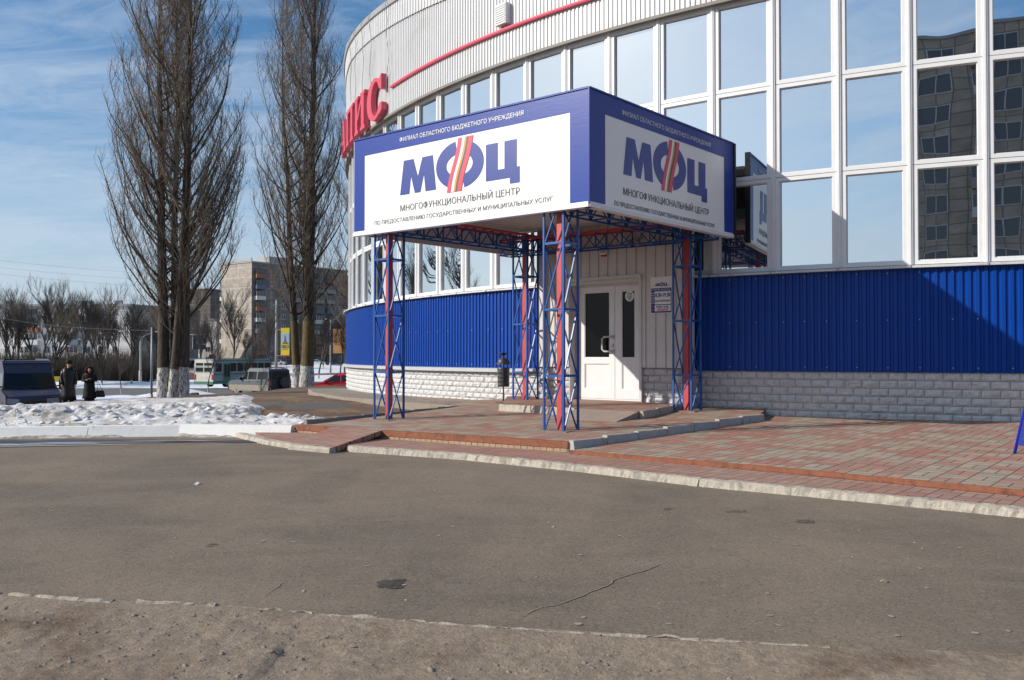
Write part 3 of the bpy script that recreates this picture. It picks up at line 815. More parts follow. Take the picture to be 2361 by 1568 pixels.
# logo in unit coordinates (metres), x from 0 to 2.45, z absolute
def logo(fn, x0, pp, z0=0.0, k=1.0, d=.002, mats=None):
    Z = lambda z: z0 + (z - 2.0) * k if k != 1 else z
    X = lambda x: x0 + x * k
    f = lambda a, b, dd: fn(X(a), Z(b), d + dd)
    mats = mats or (M_signblue2, M_logored, M_signwhite, M_gold, M_blk)
    mb = MB(); th = .003 * min(1, k * 3)
    # M
    mb.prism([(0, 2.55), (.085, 3.09), (.30, 3.09), (.40, 2.80), (.50, 3.09), (.725, 3.09), (.795, 2.55), (.57, 2.55), (.535, 2.83), (.455, 2.55), (.335, 2.55), (.245, 2.83), (.21, 2.55)], f, 0, th)
    # ring, split by the ribbon
    cx, cz, ax, az_, bx, bz = 1.285, 2.868, .485, .362, .27, .165
    def stripx(z): t = (z - 2.47) / .80; return 1.03 + .235 * t - .05 * sin(pi * t) * 0 + .03 * sin(2 * pi * t) * -.5
    n = 40
    for a0_, a1_ in ((100, 262), (-78, 80)):
        vs = []
        for i in range(n + 1):
            a = radians(a0_ + (a1_ - a0_) * i / n)
            vs.append((cx + ax * cos(a), cz + az_ * sin(a), cx + bx * cos(a), cz + bz * sin(a)))
        for i in range(n):
            p, q = vs[i], vs[i + 1]
            mb.prism([(p[0], p[1]), (q[0], q[1]), (q[2], q[3]), (p[2], p[3])], f, 0, th)
    # Ц
    mb.prism([(1.815, 2.546), (1.815, 3.085), (2.04, 3.085), (2.04, 2.69), (2.17, 2.69), (2.17, 3.085), (2.395, 3.085), (2.395, 2.69), (2.45, 2.69), (2.45, 2.46), (2.27, 2.46), (2.27, 2.546)], f, 0, th)
    o = mb.build('logo_letters', mats[0], pp)
    # ribbon of stripes
    bands = [(0, .085, 1), (.085, .135, 2), (.135, .175, 3), (.175, .215, 4), (.215, .30, 1)]
    by = {}
    for b0, b1, mi in bands:
        m2 = by.setdefault(mi, MB())
        for i in range(16):
            za, zb = 2.47 + .80 * i / 16, 2.47 + .80 * (i + 1) / 16
            m2.prism([(stripx(za) + b0, za), (stripx(za) + b1, za), (stripx(zb) + b1, zb), (stripx(zb) + b0, zb)], f, th, 2 * th)
    big = MB()
    for mi, m2 in by.items():
        big.cur = mi - 1; big.add(m2.v, m2.f)
    big.build('logo_ribbon', [mats[1], mats[2], mats[3], mats[4]], pp)
logo(fF, LF - 3.64, pF); logo(fR, .83, pR)
mb = MB(); text_on(mb, 'ФИЛИАЛ ОБЛАСТНОГО БЮДЖЕТНОГО УЧРЕЖДЕНИЯ', fF, LF - 3.646, LF - 1.114, 3.405, .066, .012, .007); mb.build('lettering', M_white, pF, fix=False)
text_part(pF, M_text, 'МНОГОФУНКЦИОНАЛЬНЫЙ ЦЕНТР', fF, LF - 3.635, LF - 1.189, 2.292, .098, .01, .003)
text_part(pF, M_text, 'ПО ПРЕДОСТАВЛЕНИЮ ГОСУДАРСТВЕННЫХ И МУНИЦИПАЛЬНЫХ УСЛУГ', fF, LF - 4.24, LF - .60, 2.127, .066, .006, .003)
mb = MB(); text_on(mb, 'ФИЛИАЛ ОБЛАСТНОГО БЮДЖЕТНОГО УЧРЕЖДЕНИЯ', fR, .797, 3.405, 3.385, .066, .012, .007); mb.build('lettering', M_white, pR, fix=False)
text_part(pR, M_text, 'МНОГОФУНКЦИОНАЛЬНЫЙ ЦЕНТР', fR, .83, 3.34, 2.262, .10, .016, .003)
text_part(pR, M_text, 'ПО ПРЕДОСТАВЛЕНИЮ ГОСУДАРСТВЕННЫХ И МУНИЦИПАЛЬНЫХ УСЛУГ', fR, .60, 3.54, 2.085, .062, .012, .003)
# ceiling (ribbed sheet) and roof
mb = MB(); y = .08; vs = []; prof = []
while y < 3.95:
    for t, d in ((0, 0), (.02, .03), (.10, .03), (.12, 0)): prof.append((y + t, d))
    y += .2
for y, d in prof:
    for x in (.08, LF - .08): vs.append(K + DL * x + DR * y + V(0, 0, 2.42 + d))
mb.add(vs, [(2 * i, 2 * i + 1, 2 * i + 3, 2 * i + 2) for i in range(len(prof) - 1)])
mb.build('ceiling', P('ceiling_sheet', (.55, .54, .52), .5), can, fix=False)
mb = MB(); mb.obox(K + DL * .07 + DR * .07 + V(0, 0, 3.30), DL * (LF - .14), DR * 4.2, V(0, 0, .05)); mb.build('roof', M_trimgrey, can)
# columns
def platz(x, y):
    u = (x - .696) * DR.x + (y - 11.2) * DR.y
    return -1.07 + .03 * u
cols = {'FR': (.685, 12.6), 'FL': (-2.02, 14.83), 'BR': (2.97, 15.3), 'BL': (.26, 17.4)}
footz = {'FR': -1.04, 'FL': -1.045, 'BR': -.93, 'BL': -.86}
A_ = .335
def column(cx, cy, fz, dz):
    mb = MB(); c = V(cx, cy, 0)
    cn = [c + DL * (sx * A_ / 2) + DR * (sy * A_ / 2) for sx, sy in ((1, -1), (-1, -1), (-1, 1), (1, 1))]
    for p in cn: mb.beam(p + V(0, 0, fz - .02), p + V(0, 0, 2.30), .028, up=DR)
    zs = [fz, -.30 + dz, .62 + dz, 1.54 + dz, 2.28]
    for z in zs[1:]:
        for k in range(4): mb.beam(cn[k] + V(0, 0, z), cn[(k + 1) % 4] + V(0, 0, z), .022, t2=.03)
    for b in range(4):
        za, zb = zs[b] + .02, zs[b + 1] - .02
        for k in range(4):
            p, q = cn[k], cn[(k + 1) % 4]
            dd = (q - p).normalized() * .02
            mb.beam(p + dd + V(0, 0, za), q - dd + V(0, 0, zb), .018)
    co = mb.build('lattice_column', M_colblue, can)
    mp_ = MB(); mp_.prism([(-.27, -.25), (.24, -.27), (.28, .22), (.02, .27), (-.25, .24)], lambda a, b, d: c + DL * a + DR * b + V(0, 0, fz + d), -.03, .006); mp_.build('cement_pad', P('column_cement', (.22, .18, .15), .9, noise_amt=.3, nscale=8), co)
    mb = MB(); mb.beam(c + V(0, 0, fz - .01), c + V(0, 0, 2.36), .085, up=DR)
    for z in zs[1:4]: mb.beam(c + V(0, 0, z - .0), c + V(0, 0, z + .05), .10, up=DR)
    mb.build('post', M_redpost, co)
for k, dz in (('FR', 0.02), ('FL', 0.03), ('BR', -.03), ('BL', -.02)):
    column(*cols[k], footz[k], dz)
def truss(a, b, side, z0, z1, n, redtop=False):
    a, b = V(*a, 0), V(*b, 0); blue = MB(); red = MB()
    for o in (-A_ / 2, A_ / 2):
        p, q = a + side * o, b + side * o
        blue.beam(p + V(0, 0, z0), q + V(0, 0, z0), .028)
        (red if redtop else blue).beam(p + V(0, 0, z1), q + V(0, 0, z1), .04 if redtop else .028)
        for i in range(n):
            u0, u1, um = i / n, (i + 1) / n, (i + .5) / n
            P0, P1, PM = p.lerp(q, u0), p.lerp(q, u1), p.lerp(q, um)
            blue.beam(P0 + V(0, 0, z0), PM + V(0, 0, z1), .016); blue.beam(PM + V(0, 0, z1), P1 + V(0, 0, z0), .016)
            blue.beam(P1 + V(0, 0, z0), P1 + V(0, 0, z1), .02)
    for i in range(n + 1):
        P0 = a.lerp(b, i / n)
        blue.beam(P0 - side * A_ / 2 + V(0, 0, z0), P0 + side * A_ / 2 + V(0, 0, z0), .02)
        blue.beam(P0 - side * A_ / 2 + V(0, 0, z1 - .03), P0 + side * A_ / 2 + V(0, 0, z1 - .03), .02)
    o = blue.build('roof_truss', M_colblue, can)
    if redtop: red.build('red_chord', M_redpost, o)
ex = .55
def shift(p, v, k): return (p[0] + v.x * k, p[1] + v.y * k)
truss(shift(cols['FL'], DL, .35), shift(cols['FR'], DL, -.35), DR, 2.06, 2.34, 8)
truss(shift(cols['BL'], DL, .5), shift(cols['BR'], DL, -.5), DR, 1.95, 2.24, 8, True)
truss(shift(cols['FL'], DR, -.0), shift(cols['BL'], DR, .3), DL, 2.02, 2.30, 8, True)
truss(shift(cols['FR'], DR, -.0), shift(cols['BR'], DR, .3), DL, 2.02, 2.30, 8)

# ================================================================ things on the wall
hp_ = ent(1.4, .75, 0)
hs_ = thing('opening_hours_sign', hp_, 'small opening hours plaque with blue lower half on the white wall right of the door', 'sign')
mb = MB(); box_on(mb, ent, 1.335, 1.765, .745, 1.385, .001, .014); hb = mb.build('board', M_signwhite, hs_)
mb = MB(); box_on(mb, ent, 1.343, 1.757, .753, 1.185, .014, .017); mb.build('blue_field', M_signblue, hs_)
mb = MB(); box_on(mb, ent, 1.42, 1.745, .90, 1.13, .017, .020); box_on(mb, ent, 1.42, 1.745, .78, .885, .017, .020); mb.build('white_field', M_signwhite, hs_)
logo(ent, 1.432, hs_, z0=1.165, k=.098, d=.016)
for tx, x0_, x1_, z_, c_ in (('8.30-19.30', 1.435, 1.735, 1.03, .07), ('БЕЗ ПЕРЕРЫВА', 1.435, 1.735, .945, .03), ('9.00-14.00', 1.455, 1.70, .835, .04)):
    text_part(hs_, M_signblue2, tx, ent, x0_, x1_, z_, c_, .03, .022)
text_part(hs_, M_signblue2, 'МНОГОФУНКЦИОНАЛЬНЫЙ ЦЕНТР', ent, 1.36, 1.74, 1.225, .014, .0, .016)
text_part(hs_, M_logored, 'ВЫХОДНОЙ', ent, 1.48, 1.69, .79, .03, .04, .022)
text_part(hs_, M_logored, 'Сб', ent, 1.352, 1.405, .85, .028, .03, .019); text_part(hs_, M_logored, 'Вс', ent, 1.352, 1.405, .79, .028, .03, .019)
text_part(hs_, M_white, 'РЕЖИМ РАБОТЫ:', ent, 1.355, 1.745, 1.148, .022, .03, .019)
for k, tx in enumerate(('Пн', 'Вт', 'Ср', 'Чт', 'Пт')): text_part(hs_, M_white, tx, ent, 1.352, 1.408, 1.09 - k * .045, .03, .03, .019)

al = thing('alarm_sounder', ent(.33, 1.9, 0), 'small white alarm box with red lens high on the white wall above the door', 'alarm')
mb = MB(); box_on(mb, ent, .27, .405, 1.86, 2.0, .001, .06); mb.build('housing', M_white, al, bevel=.008)
mb = MB(); box_on(mb, ent, .29, .385, 1.885, 1.975, .06, .066); mb.build('grille', P('grille_grey', (.45, .45, .44), .6), al)
mb = MB(); mb.prism([(.275, 1.86), (.40, 1.86), (.38, 1.82), (.295, 1.82)], ent, .008, .055); mb.build('red_lens', M_tail, al)
cl = thing('outdoor_camera', ent(1.05, 2.0, 0), 'pair of small grey camera lamps on brackets under the canopy above the door', 'camera')
for s in (.98, 1.17):
    mb = MB(); mb.tube([ent(s, 2.10, .01), ent(s, 2.06, .10), ent(s + .02, 2.03, .14)], .012, 6); br_ = mb.build('bracket', M_trimgrey, cl)
    mb = MB(); mb.tube([ent(s - .03, 2.05, .10), ent(s + .03, 1.97, .24)], [.035, .045], 10); mb.build('lamp_body', M_trimgrey, cl)

# red shop letters on the fascia
sg = thing('shop_sign', fa(207, 6.2, 0), 'big red serif letters АПИС on the curved white fascia', 'sign')
sg['label'] = 'big red serif letters on the curved white fascia beside the poplars'
def arcl(a, z, d): return fa(a, z, d)
def letter(polys, a0, a1, z0, z1):
    mb = MB(); mf = MB()
    for poly in polys:
        f = lambda x, y, d: fa(a0 + (a1 - a0) * x, z0 + (z1 - z0) * y, d)
        mb.prism(poly, f, .03, .18)
    return mb.build('letter', M_redsign, sg)
def arcpts(cx, cy, rx, ry, a0, a1, n): return [(cx + rx * cos(radians(a0 + (a1 - a0) * i / n)), cy + ry * sin(radians(a0 + (a1 - a0) * i / n))) for i in range(n + 1)]
Cout = arcpts(.52, .5, .52, .5, 50, 305, 22); Cin = arcpts(.60, .5, .30, .40, 300, 52, 18)
Cp = [(.98, 1.0), (.86, .93)] + Cout + [(.86, .07), (1.0, .16), (1.0, .33), (.86, .33)] + [(x, y) for x, y in Cin][1:-1] + [(.86, .66), (.98, .66)]
letter([Cp], 205.3, 208.5, 6.16, 7.26)
I1 = [(0, 0), (.4, 0), (.4, .08), (.3, .1), (.3, .32), (.68, .72), (.68, .1), (.6, .08), (.6, 0), (1, 0), (1, .08), (.92, .1), (.92, .9), (1, .92), (1, 1), (.6, 1), (.6, .92), (.68, .9), (.3, .48), (.3, .9), (.4, .92), (.4, 1), (0, 1), (0, .92), (.07, .9), (.07, .1), (0, .08)]
letter([I1], 201.6, 204.7, 6.18, 7.22)
Pp = [(0, 0), (.4, 0), (.4, .08), (.3, .1), (.3, .88), (.68, .88), (.68, .1), (.6, .08), (.6, 0), (1, 0), (1, .08), (.92, .1), (.92, .9), (1, .92), (1, 1), (0, 1), (0, .92), (.07, .9), (.07, .1), (0, .08)]
letter([Pp], 197.9, 201.0, 6.18, 7.22)
Ap = [(0, 0), (.33, 0), (.33, .07), (.24, .1), (.3, .28), (.6, .28), (.66, .1), (.58, .07), (.58, 0), (1, 0), (1, .07), (.93, .1), (.62, 1), (.45, 1), (.12, .1), (0, .07)]
Ah = [(.34, .38), (.57, .38), (.455, .74)]
letter([[(0, 0), (.33, 0), (.33, .07), (.24, .1), (.34, .38), (.455, .74), (.5, 1), (.42, 1), (.12, .1), (0, .07)], [(.5, 1), (.455, .74), (.57, .38), (.66, .1), (.58, .07), (.58, 0), (1, 0), (1, .07), (.93, .1), (.62, 1)], [(.30, .28), (.60, .28), (.57, .38), (.34, .38)]], 194.0, 197.3, 6.18, 7.22)

# ================================================================ bin and board
bx, by_, bz = -.17, 17.9, -.925
bn = thing('litter_bin', (bx, by_, bz), 'dark metal litter bin with domed hood on a thin post by the blue wall', 'bin')
mb = MB(); mb.tube([(bx, by_ - .15, bz), (bx, by_ - .15, bz + .93)], .014, 8)
for a in range(3): mb.beam((bx, by_ - .15, bz + .01), (bx + .2 * cos(a * 2.1 + .4), by_ - .15 + .2 * sin(a * 2.1 + .4), bz + .005), .02, t2=.012)
mb.build('post', M_blackpl, bn)
mb = MB(); mb.lathe((bx, by_, bz + .31), [(.115, 0), (.118, .03), (.122, .035), (.118, .05), (.116, .11), (.122, .115), (.118, .13), (.116, .19), (.122, .195), (.119, .21), (.118, .28), (.124, .285), (.121, .30), (.122, .35), (.128, .38), (.118, .38), (.11, .02)], 24); mb.build('barrel', M_binmetal, bn, smooth=True)
mb = MB(); mb.lathe((bx, by_, bz + .75), [(.150, 0), (.152, .012), (.128, .02), (.12, .07), (.09, .115), (.05, .135), (.012, .14)], 24); mb.build('hood', M_binmetal, bn, smooth=True)
mb = MB(); mb.lathe((bx, by_ - .1, bz + .93), [(.02, 0), (.05, .01), (.095, .04), (.10, .05), (.085, .045), (.02, .03)], 20); mb.build('ash_dish', M_blackpl, bn, smooth=True)

wb0 = V(5.555, 10.0, -1.10)
ab = thing('sandwich_board', wb0, 'blue tubular sandwich board with a red arrow at the right edge of the paving', 'sandwich board')
lean = V(.31, .08, 0)
dlr = V(.25, -.968, 0)
fb = lambda x, z, d: wb0 + dlr * x + lean * (z / 1.1) + V(0, 0, z) + V(-.968, -.25, 0) * d
M_abblue = P('board_blue_tube', (0.01, 0.02, 0.38), .35); M_abpanel = P('board_panel', (0.012, 0.025, 0.22), .4)
mb = MB(); mb.tube([fb(0, 0, 0), fb(0, 1.05, 0), fb(.05, 1.1, 0), fb(.60, 1.1, 0), fb(.65, 1.05, 0), fb(.65, 0, 0)], .017, 8); mb.build('front_frame', M_abblue, ab, smooth=True)
mb = MB(); q = lambda x, z: wb0 + dlr * x + lean * (2.0 - z / 1.1) + V(0, 0, z + .0)
mb.tube([q(0, 0), q(0, 1.08)], .017, 8); mb.tube([q(.65, 0), q(.65, 1.08)], .017, 8); mb.tube([q(0, .2), q(.65, .2)], .014, 8); mb.build('rear_frame', M_abblue, ab, smooth=True)
mb = MB(); mb.prism([(.017, .11), (.633, .11), (.633, 1.07), (.017, 1.07)], fb, -.008, .004); pn = mb.build('panel', M_abpanel, ab)
mb = MB(); mb.prism([(.09, .18), (.09, .42), (.32, .62), (.55, .42), (.55, .18), (.42, .28), (.22, .28)], fb, .004, .008); mb.build('red_arrow', P('board_red', (.75, .02, .03), .4), pn)
mb = MB(); text_on(mb, 'СА', fb, .13, .29, .36, .09, .02, .010); mb.build('yellow_lettering', P('board_yellow', (.8, .5, .02), .4), pn, fix=False)

# ================================================================ ground near the camera
def interp(tab, x):
    if x <= tab[0][0]: return tab[0][1]
    for (a, b), (c, d) in zip(tab, tab[1:]):
        if x <= c: return b + (d - b) * (x - a) / (c - a)
    return tab[-1][1]
ZA = -1.27
K2 = [(-60, 15), (-10, 6.4), (-6, 5.6), (-2.74, 4.82), (-2.09, 4.68), (-1.48, 4.6), (-.37, 4.28), (.44, 4.13), (1.19, 3.98), (2.17, 3.83), (5, 3.3), (14, 1.5)]
def k2y(x): return interp(K2, x)
mb = MB()
xs = [-60, -45, -30, -20, -15, -10, -6, -2.74, -2.09, -1.48, -.37, .44, 1.19, 2.17, 5, 14]
for a, b in zip(xs, xs[1:]):
    mb.quad((a, k2y(a) - .03, ZA), (b, k2y(b) - .03, ZA), (b, 15, ZA), (a, 15, ZA))
road = mb.build('road', M_asphalt, fix=False); tag(road, kind='structure')

def strip_poly(pts, w0, jitter, seed, z):
    """irregular thin ribbon along pts"""
    rnd = random.Random(seed); mb = MB(); P_ = [V(*p, 0) for p in pts]; fine = []
    for a, b in zip(P_, P_[1:]):
        n = max(2, int((b - a).length / .035))
        for i in range(n): fine.append(a.lerp(b, i / n))
    fine.append(P_[-1]); vs = []
    off = 0
    for i, p in enumerate(fine):
        d = (fine[min(i + 1, len(fine) - 1)] - fine[max(i - 1, 0)]).normalized(); s = V(-d.y, d.x, 0)
        off = noise.noise(V(p.x * 4, p.y * 4, seed)) * jitter + noise.noise(V(p.x * 17, p.y * 17, seed)) * jitter * .35
        ww = w0 * (.35 + .9 * rnd.random()) * min(1, i / 6, (len(fine) - 1 - i) / 6)
        vs += [p + s * (off + ww) + V(0, 0, z), p + s * (off - ww) + V(0, 0, z)]
    mb.add(vs, [(2 * i, 2 * i + 1, 2 * i + 3, 2 * i + 2) for i in range(len(fine) - 1)])
    return mb
def px2(x, y, z=ZA):   # solved ground positions of a few marks
    b = (784 - y) / F; p = math.atan(36 / F)
    r = V((x - 1180.5) / F, cos(p) - b * sin(p), sin(p) + b * cos(p)); return (r.x * z / r.z, r.y * z / r.z)
crk = [[px2(*q) for q in ((1200, 1428), (1245, 1405), (1290, 1392), (1350, 1369), (1400, 1352), (1460, 1324), (1535, 1293))],
       [px2(*q) for q in ((597, 1381), (622, 1365), (640, 1352), (664, 1338))],
       [(-1.6, 9.2), (-.9, 9.1), (.3, 9.25), (1.4, 9.0)]]
for k, c in enumerate(crk):
    strip_poly(c, .007 if k < 2 else .005, .04, k + 3, ZA + .003).build('crack_edge', M_crackl, road, fix=False)
    if k < 2: strip_poly(c, .0016, .04, k + 3, ZA + .006).build('crack', M_crack, road, fix=False)
def blob(cx, cy, rx, ry, rot, seed, z, amp=.35, n=40):
    mb = MB(); vs = [V(cx, cy, z)]
    for k in range(n):
        a = 2 * pi * k / n; r = 1 + amp * noise.noise(V(cos(a) * 1.6 + seed, sin(a) * 1.6, seed)) + amp * .5 * noise.noise(V(cos(a) * 5 + seed, sin(a) * 5, seed))
        x, y = rx * r * cos(a), ry * r * sin(a)
        vs.append(V(cx + x * cos(rot) - y * sin(rot), cy + x * sin(rot) + y * cos(rot), z))
    mb.add(vs, [(0, 1 + k, 1 + (k + 1) % n) for k in range(n)]); return mb
def mottle(m, sc, lo, hi):
    t = m.node_tree; n, l = t.nodes, t.links; o = n['Material Output']; b = n['Principled BSDF']
    tcn = n.new('ShaderNodeTexCoord'); nz = n.new('ShaderNodeTexNoise'); nz.inputs['Scale'].default_value = sc; nz.inputs['Detail'].default_value = 8
    l.new(tcn.outputs['Object'], nz.inputs['Vector']); r = n.new('ShaderNodeMapRange'); r.inputs[1].default_value = lo; r.inputs[2].default_value = hi
    l.new(nz.outputs['Fac'], r.inputs[0]); tr = n.new('ShaderNodeBsdfTransparent'); mx = n.new('ShaderNodeMixShader')
    l.new(r.outputs[0], mx.inputs[0]); l.new(tr.outputs[0], mx.inputs[1]); l.new(b.outputs[0], mx.inputs[2]); l.new(mx.outputs[0], o.inputs[0])
mottle(M_stain, 30, .30, .50)
x, y = px2(902, 1346); blob(x, y, .082, .10, .2, 3.3, ZA + .004, .5).build('oil_stain', M_stain, road, fix=False)
M_rs = P('reddish_stain', (0.115, 0.088, 0.068), .9, noise_amt=.3, nscale=10)
mottle(M_rs, 26, .42, .62)
for k, (X, Y, a, b) in enumerate([(485, 1258, .045, .05), (1700, 1180, .09, .05), (1855, 1203, .10, .07), (1540, 1175, .06, .05)]):
    x, y = px2(X, Y); blob(x, y, a, b, .3 * k, 5 + k, ZA + .004, .7).build('rust_stain', M_rs, road, fix=False)
rnd = random.Random(77); M_gum = P('trodden_gum', (.33, .29, .25), .9)
for k in range(30):
    x, y = px2(rnd.uniform(1250, 2340), rnd.uniform(1230, 1480)) if k < 22 else px2(rnd.uniform(100, 1200), rnd.uniform(1150, 1350))
    blob(x, y, rnd.uniform(.008, .02), rnd.uniform(.010, .022), rnd.random() * 3, k * 1.3, ZA + .004, .2, 14).build('gum_spot', M_gum, road, fix=False)
# wet and icy strip along the parapet
wets = [(-9.5, 12.6, 2.6, .55, .25), (-6.2, 13.35, 1.9, .33, .05), (-3.9, 13.3, 1.0, .2, -.2), (-11.5, 11.9, 1.6, .4, .35)]
mbw = MB()
for k, (x, y, a, b, r) in enumerate(wets):
    t_ = blob(x, y, a, b, r, 11 + k * 3.1, ZA + .004 + .001 * k, .8, 70); mbw.add(t_.v, t_.f)
mbw.build('wet_patch', M_wet, road, fix=False)
mbi = MB()
for k, (x, y, a, b, r) in enumerate([(-7.3, 12.75, .9, .12, .2), (-6.0, 13.1, .8, .06, .1), (-4.9, 13.35, .6, .05, .0), (-7.9, 12.5, .6, .16, .3), (-6.6, 12.6, 1.0, .05, .2)]):
    t_ = blob(x, y, a, b, r, 31 + k * 2.3, ZA + .012 + .001 * k, 1.1, 70); mbi.add(t_.v, t_.f)
mbi.build('ice_patch', M_ice, road, fix=False)

# verge of dirt in front
def vergez(x, y):
    d = k2y(x) - y
    return -1.275 + .02 * noise.noise(V(x * .9, y * .9, 3)) + .012 * noise.noise(V(x * 5, y * 5, 8)) + .008 * noise.noise(V(x * 16, y * 16, 1)) + (.01 if x < -1 else -.004) * min(1, d * 2)
mb = MB(); vs = []; fs = []; nx, ny = 330, 110
for j in range(ny + 1):
    for i in range(nx + 1):
        x = -4.2 + 8.0 * i / nx; t = j / ny; y = (k2y(x) + .015) * (1 - t) + 2.2 * t
        kk = min(1, t * 9); vs.append((x, y, (ZA + .005) * (1 - kk) + vergez(x, y) * kk + (.006 * kk if x > 1 else 0)))
for j in range(ny):
    for i in range(nx): fs.append((j * (nx + 1) + i, (j + 1) * (nx + 1) + i, (j + 1) * (nx + 1) + i + 1, j * (nx + 1) + i + 1))
mb.add(vs, fs); tag(mb.build('dirt_verge', M_dirt, fix=False, smooth=True), kind='structure')
# broken kerb pieces along the verge
def rough_block(mb, a, b, w, z0, z1, seed, amp=.02, nseg=None, batter=0.0):
    """kerb piece from a to b (xy), broken edges"""
    a, b = V(*a, 0), V(*b, 0); d = b - a; L = d.length; d.normalize(); s = V(-d.y, d.x, 0)
    n = nseg or max(3, int(L / .045)); vs = []
    prof = [(-w / 2 - batter, z0), (-w / 2 - batter * .45, z0 + (z1 - z0) * .55), (-w / 2 + .02, z1 - .006), (0, z1), (w / 2 - .012, z1 - .004), (w / 2, z1 - .03), (w / 2, z0)]
    for i in range(n + 1):
        p = a + d * L * i / n
        for k, (o, z) in enumerate(prof):
            e = amp * noise.noise(V(p.x * 9 + seed, p.y * 9, k * 1.7 + seed)) + amp * .6 * noise.noise(V(p.x * 25 + seed, p.y * 25, k + seed))
            ez = e * .6 if 0 < k < 6 else 0
            vs.append(p + s * (o + (e * 1.3 if k in (0, 1, 2) else e * .3)) + V(0, 0, z + ez * (1 if k < 4 else .3)))
    m = len(prof); fs = []
    for i in range(n):
        for k in range(m): k2 = (k + 1) % m; fs.append((i * m + k, i * m + k2, (i + 1) * m + k2, (i + 1) * m + k))
    fs.append(tuple(range(m))); fs.append(tuple(reversed(range(n * m, n * m + m))))
    mb.add(vs, fs)
mb = MB(); M_kerbdull = P('broken_kerb_concrete', (0.44, 0.38, 0.31), .9, noise_amt=.25, nscale=14, color2=(.2, .17, .14), c2scale=11, c2lo=.5, c2hi=.6, bump=.8, bscale=40)
segs = [(-5.5, -4.3), (-4.25, -3.2), (-3.12, -2.72), (-2.66, -2.06), (-1.92, -1.50), (-1.36, -.98), (-.96, -.02), (.0, .62), (.64, 1.02), (1.04, 1.38)]
for k, (a, b) in enumerate(segs):
    ww = .045 if a > -1.4 else .065
    rough_block(mb, (a, k2y(a) - .01), (b, k2y(b) - .01), ww, -1.34, ZA + (.014 if a < -1.4 else .008), k * 3.1, .028)
tag(mb.build('broken_kerb', M_kerbdull), kind='structure')
# scattered stones
def stones(name, n, fnpos, rmin, rmax, mat, label, parent=None, seed=5):
    rnd = random.Random(seed); mb = MB()
    for _ in range(n):
        x, y, z = fnpos(rnd); r = rmin + (rmax - rmin) * rnd.random() ** 3
        vs = []
        for vx in ((0, 0, 1), (1, 0, 0), (0, 1, 0), (-1, 0, 0), (0, -1, 0), (.7, .7, .5), (-.7, .7, .5), (-.7, -.7, .5), (.7, -.7, .5)):
            k = r * (.65 + .6 * rnd.random()); vs.append((x + vx[0] * k, y + vx[1] * k, z + vx[2] * k * .7))
        mb.add(vs, [(0, 5, 6), (0, 6, 7), (0, 7, 8), (0, 8, 5), (5, 1, 8), (5, 2, 6), (6, 2, 3), (6, 3, 7), (7, 3, 4), (7, 4, 8), (8, 4, 1), (5, 1, 2)])
    o = mb.build(name, mat, parent, fix=False)
    return o
def pv(r):
    x = r.uniform(-4, 3.6); y = k2y(x) - .04 - r.random() ** 1.3 * 1.6; return x, y, vergez(x, y) - .002
o = stones('gravel', 4200, pv, .003, .015, M_pebble, '', seed=5); tag(o, 'loose grey stones scattered over the dirt verge', 'gravel', kind='stuff')
def pr(r):
    x = r.uniform(-7, 6); y = r.uniform(k2y(x), 10.5 if x < 0 else 8.0); return x, y, ZA
o = stones('grit', 260, pr, .004, .013, P('light_grit', (.30, .27, .23), .9), '', seed=9); tag(o, 'sparse light grit lying on the asphalt', 'gravel', kind='stuff')
st = stones('stone', 1, lambda r: (*px2(2038, 1342), ZA), .022, .024, M_pebble, ''); tag(st, 'single small reddish stone lying on the asphalt at lower right', 'stone')
st2 = stones('ice_chip', 1, lambda r: (*px2(456, 1117), ZA), .03, .034, P('ice_chip', (.6, .62, .64), .3), '', seed=2); tag(st2, 'lone pale ice chip lying on the asphalt at left', 'ice')

# pavements
def padz(x, y): return -1.155 + .026 * ((x - .7) * .70 + (y - 11) * .714)
def arcpoly(R, a0, a1, n=24): return [tuple(pol(R, a0 + (a1 - a0) * i / n, 0).xy) for i in range(n + 1)]
rustline = [(.72, 11.12), (.70, 10.98), (2.77, 9.22), (4.34, 7.68), (6.2, 5.75), (9.0, 2.8)]
mb = MB()
wallpts = arcpoly(21.45, 236.2, 258, 30)
poly = rustline[1:] + [(14, 3)] + list(reversed(wallpts)) + [(3.9, 14.6)]
mb.slab(poly, padz, .35); tag(mb.build('pavement', M_paver), kind='structure')
mb = MB()
for a, b in zip(rustline[1:], rustline[2:]):
    a_, b_ = V(*a, padz(*a) + .004), V(*b, padz(*b) + .004)
    mb.beam(a_ + V(0, 0, -.02), b_ + V(0, 0, -.02), .03, t2=.05)
tag(mb.build('step_edge_iron', M_rust), kind='structure')
KL = [(-4.3, 14.2), (-3.56, 13.05), (-2.95, 12.35)]
KR = [(-2.15, 12.02), (-.6, 11.08), (.7, 10.0), (1.85, 8.82), (3.05, 7.92), (4.1, 7.08), (5.3, 6.0), (7.2, 4.2), (10, 1.5)]
PL, PR = (-3.386, 14.11), (.696, 11.2)
mb = MB(); mb.slab([(-3.56, 13.1), (-2.95, 12.38), (-2.1, 12.05), (-.6, 11.1), (.7, 10.02), (1.85, 8.84), (3.05, 7.94), (4.1, 7.1), (5.3, 6.02), (7.2, 4.2), (10, 1.5), (11, 1.5), (9.0, 2.85), (6.2, 5.8), (4.34, 7.72), (2.77, 9.26), (.9, 10.9), (.75, 11.6), (-3.3, 14.3), (-4.1, 14.3)], -1.195, .2)
tag(mb.build('lower_pavement', M_paverred), kind='structure')
mb = MB()
for k, (a, b) in enumerate(zip(KR, KR[1:])): rough_block(mb, a, b, .15, -1.42, -1.193, k * 2.3 + 9, .016)
